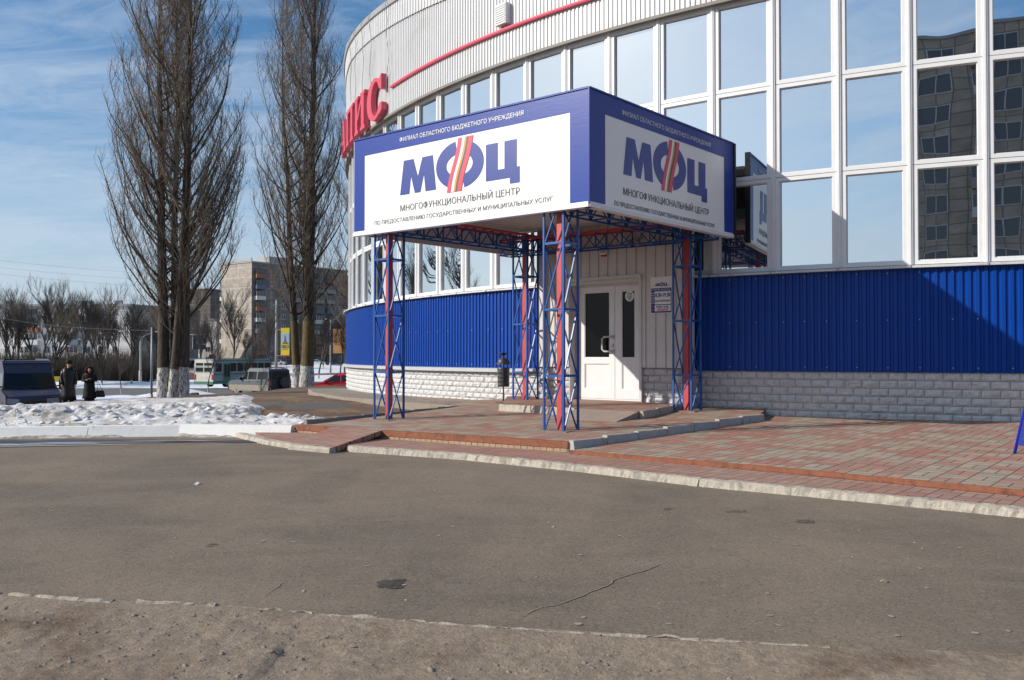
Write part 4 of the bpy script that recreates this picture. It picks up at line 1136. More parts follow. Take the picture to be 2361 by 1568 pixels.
for k, (a, b) in enumerate(zip(KL, KL[1:])): rough_block(mb, a, b, .15, -1.42, -1.20, k * 2.3 + 49, .016)
tag(mb.build('kerb', M_kerb), kind='structure')
# platform in front of the door
plat = [PL, PR, (3.96, 14.42), (4.3, 15.3), (3.2, 16.6), (.4, 18.9), (-1.0, 18.9), (-1.05, 17.15), (-3.30, 14.25)]
mb = MB(); mb.slab(plat, platz, .30); tag(mb.build('platform', M_paver), kind='structure')
mb = MB()
a_, b_ = V(*PL, platz(*PL)), V(*PR, platz(*PR)); dd = (b_ - a_).normalized(); nn = V(dd.y, -dd.x, 0)
gap0, gap1 = a_ + (b_ - a_) * .17, a_ + (b_ - a_) * .375
for p, q in ((a_, gap0), (gap1, b_)):
    mb.obox(p + nn * .002 + V(0, 0, -.078), q - p, nn * .014, V(0, 0, .083))
    mb.obox(p + nn * .016 + V(0, 0, .002), q - p, -nn * .07, V(0, 0, .004))
tag(mb.build('platform_edge_iron', M_rust), kind='structure')
mb = MB()
rnd = random.Random(4); x = 0; L_ = (b_ - a_).length
while x < L_ - .05:
    wd = .10
    if not (.17 * L_ < x < .37 * L_): mb.obox(a_ + dd * (x + .004) + nn * .001 + V(0, 0, -.15), dd * (wd - .008), nn * (.004 + .004 * rnd.random()), V(0, 0, .068))
    x += wd
tag(mb.build('platform_brick_face', P('yellowish_brick', (.36, .26, .17), .85, noise_amt=.3, nscale=9)), kind='structure')
# right-hand kerb of the platform, a row of stones
mb = MB(); a3, b3 = V(PR[0], PR[1], 0), V(3.96, 14.42, 0); n = 7
for k in range(n):
    p, q = a3.lerp(b3, k / n), a3.lerp(b3, (k + 1) / n)
    p = p + (q - p) * .02; zt_ = platz(p.x, p.y) + .022 + .006 * (k % 2)
    rough_block(mb, (p.x + .03, p.y - .03), (q.x + .03, q.y - .03), .10, -1.3, zt_, k * 1.9, .004, 8)
tag(mb.build('platform_kerb', M_conc), kind='structure')
mb = MB(); a4, b4 = V(-3.24, 14.17, 0), V(-1.02, 17.18, 0); n = 6
for k in range(n):
    p, q = a4.lerp(b4, k / n), a4.lerp(b4, (k + 1) / n)
    rough_block(mb, tuple(p.xy), tuple(q.xy), .09, -1.3, platz(p.x, p.y) + .075 - .008 * k, k * 1.3 + 7, .008, 10)
tag(mb.build('platform_side_kerb', P('shaded_kerb', (.25, .235, .21), .9, noise_amt=.25, nscale=9, bump=.5, bscale=40)), kind='structure')  # whole kerb coloured darker to carry the shade of its near face
# door landing and its ramp
land = [(-.19, 16.05), (1.07, 14.83), (1.94, 13.98), (2.98, 15.85), (3.1, 16.4), (.35, 18.9), (-.1, 18.4)]
landz = lambda x, y: -.865 + .018 * ((x - 1.07) * DR.x + (y - 14.8) * DR.y)
mb = MB(); mb.slab(land, landz, .25); tag(mb.build('door_landing', paver_mat('landing_pavers', DIRROT, .24, (.30, .125, .095), (.28, .15, .11), .7)), kind='structure')
mb = MB()
pts = [(-.19, 16.05), (.45, 15.42), (1.05, 14.82)]
for k, (a, b) in enumerate(zip(pts, pts[1:])): rough_block(mb, (a[0] - .02, a[1] - .03), (b[0] - .02, b[1] - .03), .08, -1.1, -.858, k + 71, .006)
pts = [(1.98, 14.0), (2.32, 14.62), (2.66, 15.25), (2.98, 15.85)]
for k, (a, b) in enumerate(zip(pts, pts[1:])): rough_block(mb, (a[0] + .03, a[1]), (b[0] + .03, b[1] - .02), .08, -1.1, landz(*a) + .012, k + 81, .006)
tag(mb.build('landing_kerb', M_kerb), kind='structure')
mb = MB()
r0, r1 = V(1.07, 14.82, -.866), V(1.94, 13.975, -.875)
out = (V(1.94 - 1.07, 13.98 - 14.83, 0).normalized()); on = V(out.y, -out.x, 0) * 1
if on.y > 0: on = -on
q0, q1 = V(r0.x, r0.y, 0) + on * .62, V(r1.x, r1.y, 0) + on * .52
q0.z = platz(q0.x, q0.y) + .006; q1.z = platz(q1.x, q1.y) + .006
vs = [r0, r1, q1, q0]; bt = [V(v.x, v.y, -1.15) for v in vs]
mb.add(vs + bt, [(0, 1, 2, 3), (4, 7, 6, 5), (0, 4, 5, 1), (1, 5, 6, 2), (2, 6, 7, 3), (3, 7, 4, 0)])
tag(mb.build('door_ramp', P('ramp_cement', (.30, .235, .20), .9, noise_amt=.15, nscale=6, bump=.3, bscale=30)), kind='structure')
# paver ramp at the platform front
mb = MB(); T0, T1 = V(-2.72, 13.66, platz(-2.7, 13.6) + .004), V(-1.87, 13.055, platz(-1.87, 13.03) + .004)
B0, B1 = V(-3.0, 12.28, -1.185), V(-2.34, 11.80, -1.20)
vs = [T0, T1, B1, B0]; bt = [v + V(0, 0, -.07) for v in vs[:2]] + [V(v.x, v.y, -1.28) for v in vs[2:]]
mb.add(vs + bt, [(0, 1, 2, 3), (4, 7, 6, 5), (0, 4, 5, 1), (1, 5, 6, 2), (2, 6, 7, 3), (3, 7, 4, 0)])
tag(mb.build('paver_ramp', M_paverred), kind='structure')
mb = MB(); rough_block(mb, tuple(B1.xy), tuple(B0.xy), .12, -1.30, -1.198, 91, .012); tag(mb.build('ramp_kerb', M_kerb), kind='structure')

# sidewalk round the left of the building
def sidz(x, y): return interp([(17, -.955), (22, -.975), (30, -1.08), (36, -1.35), (48, -2.3)], y)
outer = [(-1.30, 17.6), (-2.2, 18.7), (-3.95, 21.2), (-5.5, 25), (-7.0, 31), (-7.6, 36), (-7.6, 46)]
inner = [tuple(pol(21.5, a, 0).xy) for a in (219.5, 216.0, 208.5, 200.0, 188, 176, 172)]
mb = MB(); vs = []
for (ax, ay), (bx_, by2) in zip(outer, inner):
    for t in (0, .33, .66, 1):
        x, y = ax + (bx_ - ax) * t, ay + (by2 - ay) * t; vs.append(V(x, y, sidz(x, y)))
mb.add(vs, [(4 * i + j, 4 * i + j + 1, 4 * i + j + 5, 4 * i + j + 4) for i in range(len(outer) - 1) for j in range(3)])
# skirt
for i in range(len(outer) - 1):
    a, b = vs[4 * i], vs[4 * i + 4]; mb.quad(a, b, b + V(0, 0, -.3), a + V(0, 0, -.3))
a, b = vs[0], vs[3]
tag(mb.build('sidewalk', M_path, fix=False), kind='structure')
mb = MB(); mb.slab([(-1.3, 17.58), (-1.02, 17.0), (.6, 18.2), (.3, 19.2), (-1.6, 20.6), (-2.2, 20.5)], -.962, .2)
tag(mb.build('wall_side_pavement', M_paver), kind='structure')

# ================================================================ terrain left of the building
LOW = [(-1e4, -1.33), (13, -1.33), (16, -1.5), (22, -1.75), (36, -2.03), (50, -2.42), (60, -2.82), (70, -3.0), (100, -3.6), (130, -3.5), (160, -3.2), (200, -2.9), (250, -2.7), (1e5, -2.7)]
def sstep(a, b, x): t = max(0, min(1, (x - a) / (b - a))); return t * t * (3 - 2 * t)
def low(x, y):
    z = interp(LOW, y)
    z -= .55 * sstep(-17.9, -19.0, x) * sstep(24, 30, y) * (1 - sstep(42, 47, y))
    return z
MP = [(-60, 6.5), (-30, 10.2), (-12, 13.2), (-3.4, 14.1), (6, 14.2), (6, 46), (-5, 49), (-11.5, 49), (-14.9, 37), (-9.8, 19.5), (-14, 17.9), (-60, 15.0)]
def inpoly(x, y, P_):
    c = False; j = len(P_) - 1
    for i in range(len(P_)):
        xi, yi = P_[i]; xj, yj = P_[j]
        if (yi > y) != (yj > y) and x < (xj - xi) * (y - yi) / (yj - yi) + xi: c = not c
        j = i
    return c
def pdist(x, y, P_):
    best = 1e9
    for i in range(len(P_)):
        ax, ay = P_[i - 1]; bx_, by2 = P_[i]; dx, dy = bx_ - ax, by2 - ay
        t = max(0, min(1, ((x - ax) * dx + (y - ay) * dy) / (dx * dx + dy * dy)))
        best = min(best, hypot(x - ax - t * dx, y - ay - t * dy))
    return best
def kerbY(x): return interp([(-60, 7.0), (-30, 10.5), (-20, 12.1), (-12, 13.35), (-8.0, 14.0), (-5.25, 14.35), (-3.3, 14.2), (20, 14.2)], x)
def G(x, y):
    l = low(x, y)
    if y < kerbY(x): return l
    m = interp([(14, -1.12), (17, -1.08), (22, -1.12), (28, -1.32), (35, -1.45), (46, -1.50), (52, -1.95)], y)
    m += .11 * sstep(-8.5, -5.5, x) * sstep(18, 22, y)
    if x < -9 and y > 20: m -= .04 * (-x - 9) + .085 * max(0, -x - 10.6) * sstep(37, 43, y)
    if x > -3.2 or (x > -5 and y > 16): m -= .03
    if inpoly(x, y, MP): k = 1
    else: k = 1 - sstep(0, 3.0, pdist(x, y, MP))
    return l + (m - l) * k + .015 * noise.noise(V(x * .8, y * .8, 0))
def gridmesh(x0, x1, y0, y1, step, zf, cond=None):
    mb = MB(); nx, ny = int((x1 - x0) / step), int((y1 - y0) / step); idx = {}; vs = []; fs = []
    Z = [[zf(x0 + i * (x1 - x0) / nx, y0 + j * (y1 - y0) / ny) for i in range(nx + 1)] for j in range(ny + 1)]
    for j in range(ny + 1):
        for i in range(nx + 1): vs.append((x0 + i * (x1 - x0) / nx, y0 + j * (y1 - y0) / ny, Z[j][i]))
    for j in range(ny):
        for i in range(nx):
            x, y = x0 + (i + .5) * (x1 - x0) / nx, y0 + (j + .5) * (y1 - y0) / ny
            if cond and not cond(x, y): continue
            a = j * (nx + 1) + i; fs.append((a, a + 1, a + nx + 2, a + nx + 1))
    mb.add(vs, fs); return mb
mb = gridmesh(-44, 4, 13.2, 55, .3, G)
t_ = MB(); t_.quad((-900, -300, -1.36), (900, -300, -1.36), (900, 13.2, -1.36), (-900, 13.2, -1.36)); mb.add(t_.v, t_.f)
# far ground to the horizon
ys = [13.2, 16, 22, 30, 36, 43, 50, 55]
for a, b in zip(ys, ys[1:]):
    za, zb = interp(LOW, a) - .01, interp(LOW, b) - .01
    mb.quad((-900, a, za), (-44, a, za), (-44, b, zb), (-900, b, zb)); mb.quad((4, a, -1.36 if a < 40 else za), (900, a, -1.36 if a < 40 else za), (900, b, -1.36 if b < 40 else zb), (4, b, -1.36 if b < 40 else zb))
ys = [55, 62, 70, 80, 90, 100, 115, 130, 145, 160, 180, 200, 225, 250, 400, 2500]
for a, b in zip(ys, ys[1:]):
    za, zb = interp(LOW, a), interp(LOW, b); mb.quad((-2500 if a > 300 else -900, a, za), (2500 if a > 300 else 900, a, za), (2500 if a > 300 else 900, b, zb), (-2500 if a > 300 else -900, b, zb))
tag(mb.build('ground', M_mound, fix=False, smooth=True), kind='structure')
# parking lot and roads draped on the low ground
lotc = lambda x, y: (not inpoly(x, y, MP) and pdist(x, y, MP) > 2.4)
mb = gridmesh(-44, 2, 16, 58, .5, lambda x, y: low(x, y) + .03, lambda x, y: lotc(x, y) and y < 52 + .06 * x)
tag(mb.build('parking_lot', M_road, fix=False, smooth=True), kind='structure')
mb = MB()
for a, b in ((55, 62), (62, 70), (70, 80), (80, 90), (90, 97)):
    mb.quad((-220, a + 22, interp(LOW, a + 22) + .05), (40, a - 8, interp(LOW, a - 8) + .05), (40, b - 8, interp(LOW, b - 8) + .05), (-220, b + 22, interp(LOW, b + 22) + .05))
mb = MB(); xs_ = [-260 + 12 * i for i in range(28)]
def roadlow(x): return 56 - .10 * x * .3
def roadhigh(x): return 96 - .10 * x * .2
vs = []
for x in xs_:
    for k in range(9):
        y = roadlow(x) + (roadhigh(x) - roadlow(x)) * k / 8; vs.append((x, y, interp(LOW, y) + .05))
mb.add(vs, [(9 * i + k, 9 * i + 9 + k, 9 * i + 10 + k, 9 * i + k + 1) for i in range(len(xs_) - 1) for k in range(8)])
tag(mb.build('far_road', M_road, fix=False), kind='structure')

# snow
def fbm(x, y, s, seed, oct=4):
    v, a = 0, 1
    for k in range(oct): v += a * noise.noise(V(x * s, y * s, seed + k * 7)); s *= 2.1; a *= .5
    return v
def chunk(x, y, s, seed):
    d, _ = noise.voronoi(V(x * s, y * s, seed)); return max(0, 1 - d[0] * 1.35)
def nearsnow(x, y):
    t = y - kerbY(x)
    if t < .02: return G(x, kerbY(x) + .05) - .2
    base = G(x, max(y, kerbY(x) + .05))
    lim = 25.5 - (x + 7.5) * 2.7
    lim = max(16.6 if x > -3.6 else 17.0, min(25.5, lim)) + 1.4 * noise.noise(V(x * .35, y * .35, 4))
    if x < -8: lim = min(lim, 17.6 + max(0, (-8 - x)) * .0 + max(0, min(8, (x + 12.5) * 2.4)))
    fade = sstep(0, 1.5, lim - y)
    endx = sstep(-2.3, -3.6, x)
    ridge = sstep(.25, 1.1, t) * (1 - .75 * sstep(2.0, 4.5, t))
    h = .035 + ridge * (.055 + .05 * fbm(x, y, .5, 2, 2))
    h += ridge * (.085 * chunk(x, y, 2.4, 1) ** 1.5 + .08 * chunk(x, y, 5.2, 5) ** 1.3 + .05 * abs(fbm(x, y, 3.2, 9, 3)) + .035 * fbm(x, y, 9, 19, 3))
    h += .025 * fbm(x, y, 1.2, 12, 3) + .022 * fbm(x, y, 5, 15, 4)
    return base + h * fade * endx - .06 * (1 - fade * endx)
sn = gridmesh(-17, -2.0, 13.0, 20.0, .042, nearsnow, lambda x, y: y > kerbY(x) - .02)
sn.build('snow', M_snow, fix=False, smooth=True); tag(bpy.data.objects['snow'], kind='structure')
sn2 = gridmesh(-17, -3.0, 19.96, 28, .12, nearsnow)
tag(sn2.build('snow_field', M_snow, fix=False, smooth=True), kind='structure')
sn3 = gridmesh(-34, -17, 9.6, 17.8, .12, nearsnow, lambda x, y: y > kerbY(x))
tag(sn3.build('snow_bank', M_snow, fix=False, smooth=True), kind='structure')
def chp(r):
    while True:
        x = r.uniform(-16, -2.9); t = abs(r.gauss(1.0, .75)) + .12; y = kerbY(x) + t
        if y < 19: return x, y, nearsnow(x, y) - .012
M_chunk = P('snow_lumps', (.68, .675, .67), .6, noise_amt=.12, nscale=8, bump=.6, bscale=20)
ch = stones('snow_chunks', 1300, chp, .02, .085, M_chunk, '', seed=44); tag(ch, 'broken lumps of old snow and ice piled along the bank', 'snow', kind='stuff')
def slush(x, y):
    t = kerbY(x) - y
    return ZA - .02 + .075 * (1 - sstep(0.02, .35 + .12 * noise.noise(V(x * 1.1, 0, 3)), t)) * sstep(.30, .55, .5 + .55 * noise.noise(V(x * .8, 3, 0)) + (0.25 if x > -5.3 else 0)) + .02 * noise.noise(V(x * 8, y * 8, 2))
sl = gridmesh(-9.5, -3.3, 12.8, 14.5, .04, slush, lambda x, y: y < kerbY(x) + .02)
tag(sl.build('slush', P('dirty_slush', (.56, .52, .47), .7, noise_amt=.2, nscale=12, color2=(.24, .20, .165), c2scale=4, c2lo=.42, c2hi=.56, bump=1.0, bscale=20), fix=False, smooth=True), kind='structure')
wp_c = lambda x, y: hypot((x + 4.6) / (1.45 + .5 * noise.noise(V(y, 3, 0))), (y - 19.6) / (1.15 + .9 * noise.noise(V(x * 1.3, 0, 5)))) < 1
tag(gridmesh(-7, -2, 16, 24, .12, lambda x, y: G(x, y) - .02 + .05 * max(0, 1 - hypot((x + 4.6) / 1.9, (y - 19.6) / 1.7)), wp_c).build('worn_path', P('trodden_path', (.10, .088, .074), .8, noise_amt=.3, nscale=4), fix=False, smooth=True), kind='structure')
def midsnow(x, y):
    h = .30 * fbm(x, y, .12, 21, 3) + .1
    band = max(0, 1 - abs(y - (49.5 + .02 * x)) / 2.3)
    pile = max(0, 1 - hypot((x + 20.5) / 4.2, (y - 56) / 3.5))
    return low(x, y) - .12 + band * (.35 + .18 * fbm(x, y, .4, 3, 2)) + pile * .8 + .04 * fbm(x, y, 1.5, 5, 2)
tag(gridmesh(-44, -8, 44, 60, .3, midsnow).build('roadside_snow', M_farsnow, fix=False, smooth=True), kind='structure')
def farsnow(x, y):
    return interp(LOW, y) - .25 + .75 * (fbm(x, y, .035, 41, 4) + .42) * sstep(97 - .02 * x, 104, y) * (1 - sstep(235, 260, y)) * .8 + (.5 * max(0, 1 - abs(y - 103) / 4))
tag(gridmesh(-190, 10, 95, 262, 1.6, farsnow).build('park_snow', M_farsnow, fix=False, smooth=True), kind='structure')

# white parapet kerb in front of the snow
mb = MB(); kp = [(-30, 10.5), (-20, 12.1), (-12, 13.35), (-8.0, 14.0), (-5.25, 14.35), (-3.42, 14.12)]
fine = []
for a, b in zip(kp, kp[1:]):
    n = max(1, int(hypot(b[0] - a[0], b[1] - a[1]) / 1.2))
    for i in range(n): fine.append((a[0] + (b[0] - a[0]) * i / n, a[1] + (b[1] - a[1]) * i / n))
fine.append(kp[-1])
for k, (a, b) in enumerate(zip(fine, fine[1:])):
    d = V(b[0] - a[0], b[1] - a[1], 0).normalized() * .006
    rough_block(mb, (a[0] + d.x, a[1] + d.y), (b[0] - d.x, b[1] - d.y), .16, -1.5, -1.095 + .008 * sin(k * 2.1) + (.02 if b[0] < -7 else 0), k * 1.7, .0018, 5, .14)
tag(mb.build('parapet_kerb', M_parapet), kind='structure')
#@@PART2
# ================================================================ trees
class TB(MB):
    pass
def tri_tube(mb, pts, r0, r1, n=3):
    m = len(pts); mb.tube(pts, [r0 + (r1 - r0) * i / (m - 1) for i in range(m)], n, cap=False)
def poplar(name, base, label, stems, height, env, seed, dens=1.0, wash=1.1, moss=None, z_low=2.6, group=None, rr=1.0, flare=0.0, twk=1.0):
    twk *= .82
    rnd = random.Random(seed); base = Vector(base)
    t = thing(name, base, label, 'tree', group)
    tr = MB(); wa = MB(); mo = MB(); cr = MB()
    for si, (ox, oy, lx, ly, h, r) in enumerate(stems):
        pts = []; nseg = 26
        ph = rnd.random() * 20
        def sp(z):
            u = z / height
            return base + V(ox + lx * (u ** .8) + .10 * noise.noise(V(u * 5, ph, 0)) * (u * 3), oy + ly * u + .10 * noise.noise(V(ph, u * 5, 0)) * (u * 3), z)
        def rad(z): return max(.02, r * (1 - z / h) ** 1.1 * (1 + .28 * math.exp(-z * 2.2)) * rr)
        zs = [h * (i / nseg) ** 1.25 for i in range(nseg + 1)]
        zs = [-.15] + zs[1:]
        cut = wash + .12 * rnd.random()
        lowz = [-.2, .05, .25, .5, .8, cut]
        if wash > 0:
            wa.tube([sp(max(0, z)) + V(0, 0, min(0, z)) for z in lowz], [rad(max(0, z)) * (1 + .06 * sin(z * 5 + ph)) for z in lowz], 12, cap=False)
        upz = [cut if wash > 0 else -.2] + [z for z in zs if z > (cut if wash > 0 else 0) + .1]
        if moss:
            mz = [cut] + [z for z in upz if cut < z < moss] + [moss]
            mo.tube([sp(z) for z in mz], [rad(z) for z in mz], 12, cap=False)
            upz = [moss] + [z for z in upz if z > moss + .1]
        tr.tube([sp(z) for z in upz], [rad(z) * (1 + .05 * noise.noise(V(z, ph, 2))) for z in upz], 10, cap=False)
        nb = int(58 * dens * (h / height) ** .5)
        for b in range(nb):
            u = (b + rnd.random()) / nb
            z0 = z_low * (.8 + .4 * rnd.random()) + (h * .97 - z_low) * u ** .95
            a = rnd.random() * 2 * pi
            if flare and u < .25: a = rnd.choice([0, pi]) + rnd.uniform(-.6, .6)
            L = (3.2 + 3.4 * rnd.random()) * (1 - .5 * u) * (height / 22)
            s0 = sp(z0)
            ztip = z0 + L * .9
            R = interp(env, ztip) * rnd.uniform(.55, 1.06)
            # target horizontally: around the tree axis
            axis = base + V(0, 0, ztip)  # dark walls, and shade painted onto the long sides of the lit-gable blocks
            tip = axis + V(cos(a) * R, sin(a) * R, 0)
            r0 = min(.046 if rnd.random() > .12 else .08, rad(z0) * .45) * (.35 + .65 * rnd.random()) + .008
            hv = V(tip.x - s0.x, tip.y - s0.y, 0)
            if hv.length > L * .75: hv *= L * .75 / hv.length
            pw = rnd.uniform(1.1, 1.9)
            def bp(q): return s0 + hv * (1 - (1 - q) ** pw) + V(0, 0, L * (.25 * q + .75 * q ** 1.35) * .95) + V(noise.noise(V(q * 3, a, z0)), noise.noise(V(a, q * 3, z0)), 0) * .30 * q
            m = 9
            tri_tube(cr if r0 < .035 else tr, [bp(i / m) for i in range(m + 1)], r0, .009, 5 if r0 > .03 else 4)
            ns = int(19 * dens * L / 4)
            for k in range(ns):
                q = .12 + .86 * (k + rnd.random()) / ns
                p = bp(q); ang = rnd.random() * 2 * pi
                l2 = (.5 + 1.1 * rnd.random()) * (1.05 - .5 * q)
                o = V(cos(ang), sin(ang), 0) * l2 * rnd.uniform(.25, .6)
                def s2(w): return p + o * (1 - (1 - w) ** 1.7) + V(0, 0, l2 * w ** 1.2)
                tri_tube(cr, [s2(i / 3) for i in range(4)], .010 * twk, .005 * twk)
                for k2 in range(rnd.randint(3, 5)):
                    w = .15 + .75 * rnd.random(); p2 = s2(w); an2 = rnd.random() * 2 * pi; l3 = .2 + .35 * rnd.random()
                    o2 = V(cos(an2), sin(an2), 0) * l3 * rnd.uniform(.3, .8)
                    tri_tube(cr, [p2, p2 + o2 * .7 + V(0, 0, l3 * .35), p2 + o2 + V(0, 0, l3 * .95)], .0062 * twk, .0036 * twk)
    if flare:
        for _ in range(260):
            si = rnd.choice(stems); z0 = rnd.uniform(2.4, 7.5); a = rnd.random() * 6.28; u = z0 / height
            p = base + V(si[0] + si[2] * u ** .8, si[1] + si[3] * u, z0) + V(cos(a), sin(a), 0) * si[5] * .8
            L = rnd.uniform(.5, 1.9); o = V(cos(a), sin(a), 0) * L * rnd.uniform(.25, .7)
            tri_tube(cr, [p, p + o * .6 + V(0, 0, L * .3), p + o + V(0, 0, L)], .012, .004)
    tr.build('trunk', M_bark, t, fix=False, smooth=True)
    if wash > 0: wa.build('whitewashed_base', M_wash, t, fix=False, smooth=True)
    if moss: mo.build('mossy_trunk', M_moss, t, fix=False, smooth=True)
    cr.build('crown', M_twig, t, fix=False)
    return t
env1 = [(2, .5), (4.2, 1.7), (6, 2.35), (9, 2.55), (12, 2.5), (15, 2.25), (18, 1.7), (21, .8), (23, .1)]
def onG(x, y, d=0): return (x, y, G(x, y) + d)
poplar('lombardy_poplar', onG(-13.15, 35), 'larger leafless upright poplar with three joined whitewashed trunks, left of the other poplar',
       [(-.34, 0, -.35, .1, 21, .235), (-.02, .25, -.15, .5, 19, .19), (.36, -.05, .35, 0, 22, .25), (.05, -.22, 1.15, -.2, 17, .17)], 22, env1, 3, dens=1.12, group='tall bare poplars beside the round building', flare=1)
env2 = [(2, .5), (5, 1.9), (8, 2.5), (13, 2.45), (17, 2.1), (21, 1.4), (24, .3)]
poplar('lombardy_poplar', onG(-10.45, 45, -.02), 'leafless upright poplar with mossy forked trunk between the larger poplar and the round building',
       [(-.22, 0, -1.1, .1, 20, .21), (.2, 0, .45, 0, 24, .34), (.1, .3, -.3, .6, 19, .15)], 24, env2, 8, dens=1.1, wash=1.0, moss=3.3, z_low=3.2, group='tall bare poplars beside the round building')
poplar('lombardy_poplar', (-10.6, 62, low(-10.6, 62)), 'farther bare poplar half hidden behind the left edge of the round building',
       [(0, 0, .1, 0, 23, .25), (.2, .1, .5, 0, 20, .15)], 23, [(2, .5), (6, 2.2), (11, 2.9), (16, 2.4), (23, .3)], 12, dens=.8, wash=1.0, group='tall bare poplars beside the round building', twk=1.3)

def bare_tree(seed, H, spread, trunk_r, fork=1.6, levels=4, nb=7, twk=1.0, wash=True):
    rnd = random.Random(seed); tr, wa, cr = MB(), MB(), MB()
    if wash: wa.tube([V(0, 0, -.2), V(0, 0, .5), V(0, 0, 1.0)], [trunk_r * 1.15, trunk_r, trunk_r * .95], 8, cap=False)
    def grow(p, d, L, r, lv):
        n = 4; pts = [p]; dd = d.normalized()
        for i in range(n):
            dd = (dd + V(rnd.uniform(-.16, .16), rnd.uniform(-.16, .16), .10 if lv else .03)).normalized()
            pts.append(pts[-1] + dd * L / n)
        (tri_tube(tr, pts, r, r * .55, 6) if lv < 2 else tri_tube(cr, pts, r, r * .45, 3))
        if lv >= levels: return
        k = nb if lv == 0 else (rnd.randint(4, 6))
        for c in range(k):
            q = rnd.uniform(.35 if lv else .45, 1.0); i = min(n - 1, int(q * n)); pp = pts[i].lerp(pts[i + 1], q * n - i) if q < 1 else pts[-1]
            a = rnd.random() * 2 * pi; t = rnd.uniform(.35, .85) * spread
            h = dd.orthogonal().normalized(); h.rotate(Matrix.Rotation(a, 3, dd))
            nd = (dd + h * t).normalized()
            grow(pp, nd, L * rnd.uniform(.5, .78), max(r * rnd.uniform(.38, .6), .006 * twk), lv + 1)
    grow(V(0, 0, .95 if wash else 0), V(rnd.uniform(-.05, .05), rnd.uniform(-.05, .05), 1), H * .42, trunk_r * .95, 0)
    return tr, wa, cr
def make_tree(name, seed, H, spread, r, label, cat, group, wash=True, twk=1.0, levels=4, nb=7):
    tr, wa, cr = bare_tree(seed, H, spread, r, wash=wash, twk=twk, levels=levels, nb=nb)
    t = thing(name, (0, 0, 0), label, cat, group)
    tr.build('trunk', M_bark, t, fix=False, smooth=True)
    if wash: wa.build('whitewashed_base', M_wash, t, fix=False, smooth=True)
    cr.build('crown', M_treegrey, t, fix=False)
    return t
protos = [make_tree('bare_tree', 20 + k, 12.5, [.55, .65, .48, .6][k], .15, '', 'tree', None, twk=2.1, levels=4, nb=9) for k in range(4)]
def place(t, x, y, z, s=1.0, rz=0.0, label=None, group=None):
    t.location = (x, y, z); t.scale = (s, s, s); t.rotation_euler = (0, 0, rz)
    if label: t['label'] = label
    if group: t['group'] = group
    return t
rnd = random.Random(17)
used = [False] * 4
def put_tree(k, px_, Y, s, label, group, dz=0):
    x = (px_ - 1180.5) / F * Y; z = interp(LOW, Y) + dz
    if not used[k]: t = protos[k]; used[k] = True
    else: t = copy_tree(protos[k])
    return place(t, x, Y, z, s, rnd.random() * 6.28, label, group)
g1 = 'roadside trees with whitewashed trunks'
put_tree(0, 236, 101, .62, 'short bare tree with whitewashed trunk behind the woman in black', g1)
put_tree(1, 304, 102, .85, 'round bare tree with whitewashed trunk just left of the thin grey lamp post', g1)
put_tree(2, 368, 103, .68, 'small bare tree with whitewashed trunk showing between lamp post and large poplar', g1)
put_tree(3, 120, 100, .8, 'bare roadside tree rising behind the blue van and the man', g1)
put_tree(0, 20, 100, .75, 'bare roadside tree at the far left edge above the van roof', g1)
put_tree(1, 536, 112, .95, 'broad bare tree in front of the pale gable wall beyond the bus', g1)
put_tree(2, 612, 125, .8, 'bare tree before the dark side of the tall block, left of the yellow banner', g1)
put_tree(3, 735, 130, .85, 'bare tree between the mossy poplar and the plain orange board', g1)
put_tree(2, 470, 118, .7, 'bare tree standing beside the black billboard', g1)
put_tree(0, 715, 150, .9, 'bare tree beyond the mossy poplar, closest to it on the right', g1)
put_tree(1, 785, 120, .75, 'bare tree right under the plain orange board', g1)
g2 = 'bare park trees in front of the white flats'
k = 0
ORD = ['first', 'second', 'third', 'fourth', 'fifth', 'sixth', 'seventh', 'eighth', 'ninth', 'tenth', 'eleventh', 'twelfth', 'thirteenth', 'fourteenth', 'fifteenth', 'sixteenth', 'seventeenth', 'eighteenth', 'nineteenth', 'twentieth', 'twenty-first', 'twenty-second', 'twenty-third', 'twenty-fourth', 'twenty-fifth']
spots = [(-30, 135, 1.05), (15, 150, 1.15), (45, 128, .95), (75, 145, 1.2), (95, 170, 1.2), (130, 138, 1.15), (160, 155, 1.2), (185, 132, 1.1), (205, 168, 1.15), (232, 146, 1.15), (255, 178, 1.0), (280, 150, .95), (322, 160, .9), (345, 175, .95), (388, 165, .9), (420, 180, .95), (455, 190, .9), (487, 205, 1.0), (-70, 140, 1.2), (560, 200, .75), (590, 190, .7), (660, 200, .7), (690, 185, .75), (745, 190, .8)]
for px_, Y, s in spots:
    nth = sorted(q[0] for q in spots).index(px_)
    put_tree(k % 4, px_, Y, s * 1.0, ORD[nth] + ' from the left among the bare park trees massed before the far flats', g2); k += 1
# dense thicket low on the left: reads as one mass
rnd = random.Random(1); cr = MB()
for i in range(30):
    Y0 = 118 + (i * 37 % 23); X0 = (-60 + i * 13.5 - 1180.5) / F * Y0; z0 = interp(LOW, Y0) - .1; sc = .9 + .5 * rnd.random()
    for _ in range(300):
        a = rnd.random() * 6.28; r0 = rnd.random() ** .5 * 1.7 * sc; L = rnd.uniform(1.4, 3.6) * sc; o = V(cos(a), sin(a), 0)
        p = V(X0, Y0, z0) + o * r0; q = p + o * rnd.uniform(0, .8) + V(rnd.uniform(-.4, .4), rnd.uniform(-.4, .4), L * .6); e = q + o * rnd.uniform(0, .5) + V(rnd.uniform(-.3, .3), rnd.uniform(-.3, .3), L * .4)
        tri_tube(cr, [p, q, e], .026, .010)
        for k_ in range(4):
            u = p.lerp(q, .3 + .6 * rnd.random()); tri_tube(cr, [u, u + V(rnd.uniform(-.5, .5), rnd.uniform(-.5, .5), rnd.uniform(.3, .9))], .014, .008)
